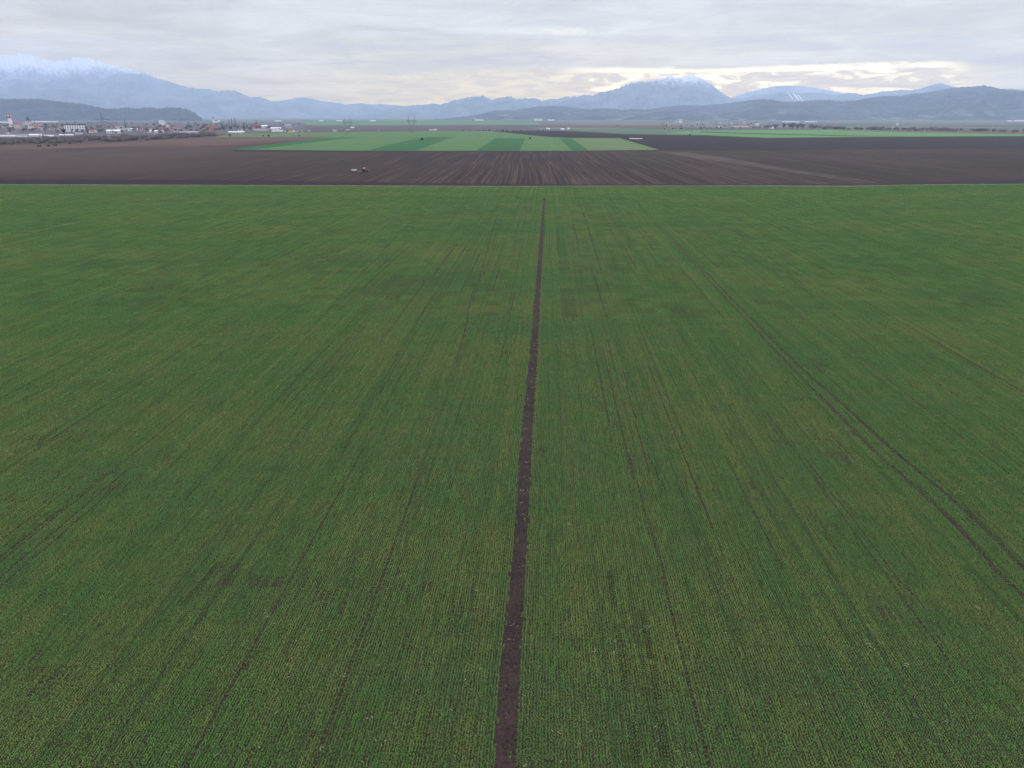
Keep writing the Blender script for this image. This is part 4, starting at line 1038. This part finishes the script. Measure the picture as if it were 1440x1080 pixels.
# the dark tree that widens upward
root = empty('flared_tree', G(90.8, 191.6), 0, 'dark tree with thin stem flaring to a flat crown below the white apartment block', 'tree')
s = mpp(G(90.8, 191.6)); H = 10*s
MB().bar((0, 0, -.3), (0, 0, H*.55), .5, .35, 6).build('trunk', M['trunk'], root)
b = MB(); r_ = random.Random(5)
for k in range(300):
    f = r_.random(); a = r_.uniform(0, 6.283); rad = (.25+2.1*f)*s*math.sqrt(r_.random()); q = Vector((math.cos(a)*rad, math.sin(a)*rad, H*(.42+.55*f)))
    u = Vector((r_.gauss(0, 1), r_.gauss(0, 1), r_.gauss(0, 1))).normalized()*.55; v2 = u.orthogonal()
    b.add([q-u-v2, q+u-v2, q+u+v2, q-u+v2], [(0, 1, 2, 3)])
b.build('crown', M['needles'], root)
# lone bushes and rows on the plain
for x, by, hp, lab in ((593.2, 197.4, 3.6, 'dark round bush alone on the deep green strip left of centre'), (745.4, 196.0, 3.0, 'dark round bush alone on the pale green strip right of centre'), (323.4, 192.2, 3.4, 'small dark bush at the left edge of the meadow'),
                       (370.4, 192.2, 2.4, 'left of two small dark bushes in the meadow'), (377.8, 192.2, 3.0, 'right of two small dark bushes in the meadow'), (883.4, 195.2, 2.0, 'low dark bush at the tip of the black field'), (420.6, 191.6, 2.0, 'small bush beside the pale yellow patch in the meadow'), (969.8, 191.2, 2.6, 'dark bush under the two legged pylon beside the bright green band')):
    LF.put(x, by, hp, lab, 'bush', 'lone bushes in the fields')
for x, hp in ((651.8, 2.0), (660, 1.2), (670, 1.3), (674, 1.4), (680, 2.0), (684, 1.6), (688, 2.6), (699, 1.3), (703, 1.5), (707, 2.4), (712, 1.8), (722, 1.6), (726, 1.4), (733, 2.2), (741, 1.3), (748, 1.4), (756, 2.0), (764, 1.3)):
    LF.put(x, 184.6, hp, 'small dark bush in the row along the far edge of the light green field', 'bush', 'row of bushes behind the light green field')
for x, by, hp, lab in ((946, 181.6, 1.8, 'left of three dark trees below the village church'), (950.4, 181.4, 1.4, 'middle and smallest of three dark trees below the village church'), (958, 181.8, 2.8, 'right and largest of three dark trees below the village church'),
                       (934.6, 182.0, 1.6, 'pale small tree left of the three dark trees'), (1008, 180.6, 2.4, 'dark shrub left of the small grey roofed farm building'), (1013, 180.6, 2.2, 'dark shrub right of the small grey roofed farm building'), (1030.8, 180.6, 2.0, 'dark shrub below the left end of the long pale pink shed'),
                       (1041.4, 180.6, 2.0, 'dark shrub below the middle of the long pale pink shed'), (1062.6, 180.4, 1.8, 'dark shrub left of the farm below the bare wood'), (1090, 180.8, 2.0, 'dark shrub touching the white farm with the dark gate')):
    LF.put(x, by, hp, lab, 'bush', 'dark shrubs around the farms on the right')
for x, by, hp in ((985, 182.4, 5.4), (990, 181.4, 4.6), (994, 181.8, 3.0), (999, 181.6, 3.4)):
    BT.put(x, by, hp, 'dark bare tree in the small group between the village and the bright green band', 'tree', 'tree group below the village')
# village trees, the bare wood and the hedge on the right
for k in range(32):
    x = 930+150*random.random(); by = 173.8+5.0*random.random()
    BT.put(x, by, random.uniform(2.2, 3.6), 'hazy leafless tree among the houses of the right village', 'tree', 'hazy trees of the right village')
for k in range(46):
    x = 1058+108*random.random(); by = 180.2+1.8*random.random(); c = math.exp(-((x-1115)/38)**2)
    BT.put(x, by, 3.6+c*random.uniform(4, 7), 'tall leafless tree of the grey bare wood on the right', 'tree', 'trees of the bare wood on the right')
for k in range(96):
    x = 1160+330*random.random(); by = np.interp(x, [1160, 1300, 1440, 1500], [182.2, 184.6, 186.4, 187])-.3-2.2*random.random()
    SHR.put(x, float(by), random.uniform(2.8, 6.2), 'leafless brown shrub in the long hedge on the right behind the poles', 'shrub', 'shrubs of the long right hedge', None, random.uniform(1.0, 1.5))

# pale heap row at the tip of the black field
b = MB(); r_ = random.Random(3)
for k in range(14):
    p = G(886+k*1.25+r_.uniform(-.3, .3), 195.2); hh = r_.uniform(.8, 1.5)
    b.add([(p.x+math.cos(a)*2.0*r_.uniform(.7, 1.2), p.y+math.sin(a)*1.6, -.1) for a in [i*math.pi/4 for i in range(8)]]+[(p.x, p.y, hh), (p.x+.5, p.y+.2, hh*.9)],
          [(i, (i+1) % 8, 8) for i in range(8)])
tag(b.build('manure_heap', M['wall_beige']), 'low pale row of heaped straw at the tip of the black field', 'heap')

# ------------------------------------------------------------------ vehicles
def wheel(parent, x, y, r, w, name='wheel', spokes=True):
    wr = bpy.data.objects.new(name, None); COL.objects.link(wr); wr.parent = parent; wr.location = (x, y, r)
    MB().lathe([(r*.62, -w/2), (r*.93, -w/2), (r, -w*.32), (r, w*.32), (r*.93, w/2), (r*.62, w/2)], 22, 'y').build('tyre', M['rubber'], wr)
    MB().lathe([(.06, -w*.36), (r*.22, -w*.40), (r*.5, -w*.22), (r*.62, -w*.42), (r*.62, w*.42), (r*.5, w*.22), (r*.22, w*.40), (.06, w*.36)], 18, 'y').build('rim', M['wall_cream'], wr)
p = G(513.0, 241.9); RZ = YAW+.12
tr = empty('tractor', p, RZ, 'dark red farm tractor with a pale cab roof working in the ploughed field', 'tractor')
MB().prism([(.35, .75), (2.15, .80), (2.25, 1.0), (2.2, 1.42), (1.6, 1.58), (.3, 1.62)], -.40, .40).build('hood', M['tractor_paint'], tr)
MB().box(-1.1, 2.0, -.26, .26, .55, .76).box(-1.3, -.2, -.42, .42, .62, 1.15).build('chassis', M['rubber'], tr)
MB().box(2.26, 2.6, -.34, .34, .6, .95).build('front_weight', M['steel'], tr)
cab = MB(); 
for sx, sy in ((-.95, -.62), (.35, -.62), (.35, .62), (-.95, .62)): cab.bar((sx, sy, 1.15), (sx*.92, sy*.92, 2.45), .05)
cb = cab.build('cab', M['tractor_paint'], tr)
MB().box(-.90, .30, -.56, .56, 1.2, 2.42, .94, .94).build('cab_glass', M['glass'], cb)
MB().box(-1.1, .48, -.74, .74, 2.46, 2.64, .92, .92).build('cab_roof', M['white_paint'], tr)
MB().bar((.9, .46, 1.5), (.9, .46, 2.6), .06, .05, 8).build('exhaust', M['steel'], tr)
for sy in (-1, 1):
    MB().prism([(-1.45, 1.05), (-1.35, 1.55), (-.9, 1.78), (-.35, 1.72), (-.1, 1.3), (-.25, 1.3), (-.5, 1.62), (-.9, 1.68), (-1.25, 1.48), (-1.33, 1.05)], sy*.95-.25, sy*.95+.25).build('mudguard', M['tractor_paint'], tr)
    wheel(tr, -.75, sy*.95, .86, .52); wheel(tr, 1.75, sy*.88, .58, .38)
    MB().lathe([(.11, -.03), (.11, .03)], 10, 'y', (2.26, 0, 0)).build('headlight', M['white_paint'], tr).location = (0, sy*.26, 1.22)
p2 = p-Vector((math.cos(RZ), math.sin(RZ), 0))*3.55
hr = empty('harrow', p2, RZ, 'rusty tined harrow hitched between the red tractor and the white seed drill', 'harrow')
MB().box(-.9, .9, -1.5, 1.5, .55, .67).bar((.9, -.5, .62), (1.9, 0, .72), .06).bar((.9, .5, .62), (1.9, 0, .72), .06).build('frame', M['roof_rust'], hr)
for k in range(8):
    yv = -1.35+k*.386
    MB().bar((-.6, yv, .56), (-.85, yv, .3), .03).bar((-.85, yv, .3), (-.6, yv, -.02), .03).build('tine', M['steel'], hr)
MB().lathe([(.22, -1.5), (.26, -1.45), (.26, 1.45), (.22, 1.5)], 14, 'y', (-1.25, 0, .26)).build('roller', M['steel'], hr)
p3 = p-Vector((math.cos(RZ), math.sin(RZ), 0))*6.9
dr = empty('seed_drill', p3, RZ, 'white box shaped seed drill cart on dark wheels at the left behind the tractor', 'seed drill')
MB().prism([(-1.75, 2.05), (1.75, 2.05), (1.75, 1.25), (1.2, .75), (-1.2, .75), (-1.75, 1.25)], -1.1, 1.1).build('hopper', M['drill_paint'], dr)
MB().box(-1.8, 1.8, -1.15, 1.15, 2.052, 2.20, .96, .9).build('lid', M['rubber'], dr)
MB().box(-1.6, 1.6, -.6, .6, .58, .74).bar((1.5, 0, .66), (2.7, 0, .62), .07).build('frame', M['steel'], dr)
for sx in (-1.05, 1.1):
    for sy in (-1, 1): wheel(dr, sx, sy*1.05, .48, .32)
def vehicle(x, by, L, Hh, label, cat, boxy, turn=0.0, col='white_paint'):
    p = G(x, by); root = empty(cat.replace(' ', '_'), p, face_yaw(p, turn), label, cat, 'white vehicles near the town')
    if boxy: prof = [(-L/2, .4), (L/2, .4), (L/2, Hh*.45), (L*.40, Hh*.55), (L*.28, Hh), (-L/2, Hh)]
    else: prof = [(-L/2, .35), (L/2, .35), (L/2, Hh*.5), (L*.26, Hh*.6), (L*.08, Hh), (-L*.32, Hh), (-L/2, Hh*.6)]
    MB().prism(prof, -.9, .9).build('body', M[col], root)
    for sy in (-1, 1):
        MB().box(-L*.26, L*.12, sy*.905-.01, sy*.905+.01, Hh*.62, Hh*.9).build('window', M['glass'], root)
        for sx in (-.3, .3): wheel(root, sx*L, sy*.82, .34, .22)
vehicle(11.4, 188.4, 6.0, 2.8, 'white box van parked on bare ground above the long white shed', 'van', True, .1)
vehicle(532.6, 184.2, 4.4, 1.6, 'small white car on the mauve land between the two fork pylons', 'car', False)
vehicle(435.2, 184.6, 6.4, 2.8, 'white van alone on the far edge of the meadow', 'van', True)
vehicle(418.4, 185.4, 4.6, 1.8, 'white car right of the yellow barn', 'car', False, .4)
vehicle(425.0, 185.2, 4.4, 1.7, 'white car farthest right of the small sheds by the yellow barn', 'car', False, -.5)
#@@TOWN-END

# ------------------------------------------------------------------ haze
SIGMA = 0.66e-4
HX, HY0, HY1, HZ = 21800.0, -1000.0, 21600.0, 1950.0
b = MB().box(-HX, HX, HY0, HY1, -3.5, HZ)
hm = bpy.data.materials.new('haze'); hm.use_nodes = True
nt = hm.node_tree; nt.nodes.clear()
pv = nt.nodes.new('ShaderNodeVolumePrincipled'); mo = nt.nodes.new('ShaderNodeOutputMaterial')
pv.inputs['Color'].default_value = (.66, .83, 1.0, 1); pv.inputs['Density'].default_value = SIGMA
pv.inputs['Density Attribute'].default_value = ''; pv.inputs['Anisotropy'].default_value = .45
nt.links.new(pv.outputs[0], mo.inputs['Volume'])
try: hm.cycles.homogeneous_volume = True
except Exception: pass
tag(b.build('haze', hm), 'pale blue haze hanging over the whole plain and the mountains', 'haze', None, 'stuff')

# ------------------------------------------------------------------ sky and light
H_COL = (.545, .69, .99)          # brightness of the haze itself near the horizon
w = bpy.data.worlds.new('World'); scene.world = w; w.use_nodes = True
w.node_tree.nodes.clear(); t = NT(w.node_tree)
SUN_EL, SUN_AZ = R(24), R(24)
sky = t.n('ShaderNodeTexSky', sky_type='NISHITA'); sky.sun_disc = False; sky.sun_elevation = SUN_EL; sky.sun_rotation = SUN_AZ
d = t.n('ShaderNodeTexCoord').outputs['Generated']
s3 = t.n('ShaderNodeSeparateXYZ', {0: d}); dx, dy, dz = s3.outputs
zc = t.math('MAXIMUM', dz, .0)
az = t.math('ARCTAN2', dx, dy)
zz = t.math('ADD', zc, .05)
cl = t.n('ShaderNodeCombineXYZ', {0: t.math('DIVIDE', dx, zz), 1: t.math('DIVIDE', dy, zz)}).outputs[0]
n1 = t.noise(t.scl(cl, .55, .8, 1), .42, 6, .5, .7); n2 = t.noise(t.scl(cl, .6, .8, 1), 1.3, 6, .62, .9)
lump = t.n('ShaderNodeCombineXYZ', {0: t.math('MULTIPLY', az, 9.0), 1: t.math('MULTIPLY', dz, 36), 2: 3.7}).outputs[0]
n3 = t.noise(lump, 1.0, 6, .62, .8)
kk = t.math('ADD', t.math('MULTIPLY', n1, .42), t.math('ADD', t.math('MULTIPLY', n2, .30), t.math('MULTIPLY', n3, .28)))
deck = t.mix(t.step(kk, .37, .62), (.590, .618, .715), (.762, .790, .880))
# clearer band low over the mountains, under the edge of the cloud deck
pa = t.n('ShaderNodeCombineXYZ', {0: t.math('MULTIPLY', az, 6.0), 1: t.math('MULTIPLY', dz, 40)}).outputs[0]
pb = t.n('ShaderNodeCombineXYZ', {0: t.math('MULTIPLY', az, 17.0), 1: t.math('MULTIPLY', dz, 100)}).outputs[0]
e1 = t.noise(pa, 1.0, 6, .62); e2 = t.noise(pb, 1.0, 7, .64, .8)
edge = t.math('ADD', dz, t.math('MULTIPLY', t.math('SUBTRACT', e1, .5), .018))
low = t.step(edge, .0585, .048)
side = t.step(az, R(-24), R(-4), .15, 1); side = t.math('MULTIPLY', side, t.step(az, R(26), R(30.5), 1, .15))
lowc = t.mix(t.step(e2, .36, .62), (.690, .685, .745), (.85, .80, .815))
c = t.mix(t.math('MULTIPLY', t.math('MULTIPLY', low, side), .95), deck, lowc)
# bright gaps and lit cloud rims
sunny = t.math('MULTIPLY', t.step(az, R(-2), R(7), .0, 1), t.step(az, R(25), R(28.5), 1, 0))
brk = t.math('MULTIPLY', t.math('MULTIPLY', t.step(edge, .0600, .0550), t.step(dz, .018, .034)), t.step(e2, .50, .59))
rim = t.math('MULTIPLY', t.math('MULTIPLY', t.step(edge, .0500, .0530), t.step(edge, .0585, .0545)), t.step(e2, .30, .46))
c = t.mix(t.math('MULTIPLY', sunny, t.math('MAXIMUM', brk, rim)), c, (1.16, 1.10, 1.01))
streak = t.math('MULTIPLY', t.math('MULTIPLY', t.step(dz, .094, .099), t.step(dz, .108, .101)), t.math('MULTIPLY', t.step(az, R(-6), R(-1), 0, 1), t.step(az, R(2), R(8), 1, 0)))
c = t.mix(t.math('MULTIPLY', streak, t.step(n3, .35, .6)), c, (.84, .86, .92))
# the sky as it is above the haze: what is seen through it is (sky * T + haze * (1 - T))
dist = t.math('MINIMUM', t.math('DIVIDE', HZ-CAM_H, t.math('MAXIMUM', dz, .002)), HY1*1.05)
T = t.math('EXPONENT', t.math('MULTIPLY', dist, -SIGMA))
hz = t.n('ShaderNodeVectorMath', {0: H_COL, 'Scale': t.math('SUBTRACT', 1.0, T)}, operation='SCALE').outputs[0]
lit = t.vec('MAXIMUM', t.vec('SUBTRACT', c, hz), (.02, .02, .02))
lit = t.n('ShaderNodeVectorMath', {0: lit, 'Scale': t.math('DIVIDE', 1.0, T)}, operation='SCALE').outputs[0]
# an overcast sky is brightest overhead
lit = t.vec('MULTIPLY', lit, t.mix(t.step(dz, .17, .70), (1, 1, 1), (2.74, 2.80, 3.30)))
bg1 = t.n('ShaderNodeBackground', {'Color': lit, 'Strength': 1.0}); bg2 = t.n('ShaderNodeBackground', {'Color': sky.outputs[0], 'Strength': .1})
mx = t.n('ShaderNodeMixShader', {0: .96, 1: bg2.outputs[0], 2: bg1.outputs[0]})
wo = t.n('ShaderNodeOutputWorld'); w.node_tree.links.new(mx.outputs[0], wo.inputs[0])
sun = bpy.data.objects.new('sun', bpy.data.lights.new('sun', 'SUN')); COL.objects.link(sun)
sun.data.energy = .6; sun.data.angle = R(14); sun.data.color = (1, .95, .88)
sun.rotation_euler = (math.pi/2-SUN_EL, 0, math.pi-SUN_AZ)

scene.view_settings.view_transform = 'Standard'; scene.view_settings.look = 'None'
scene.view_settings.exposure = 0; scene.view_settings.gamma = 1
cy = scene.cycles
cy.use_denoising = True; cy.denoiser = 'OPENIMAGEDENOISE'; cy.denoising_input_passes = 'RGB_ALBEDO_NORMAL'; cy.denoising_prefilter = 'NONE'; cy.max_bounces = 8; cy.volume_bounces = 3; cy.diffuse_bounces = 2; cy.use_adaptive_sampling = True; cy.adaptive_threshold = .01
cy.sample_clamp_indirect = 6
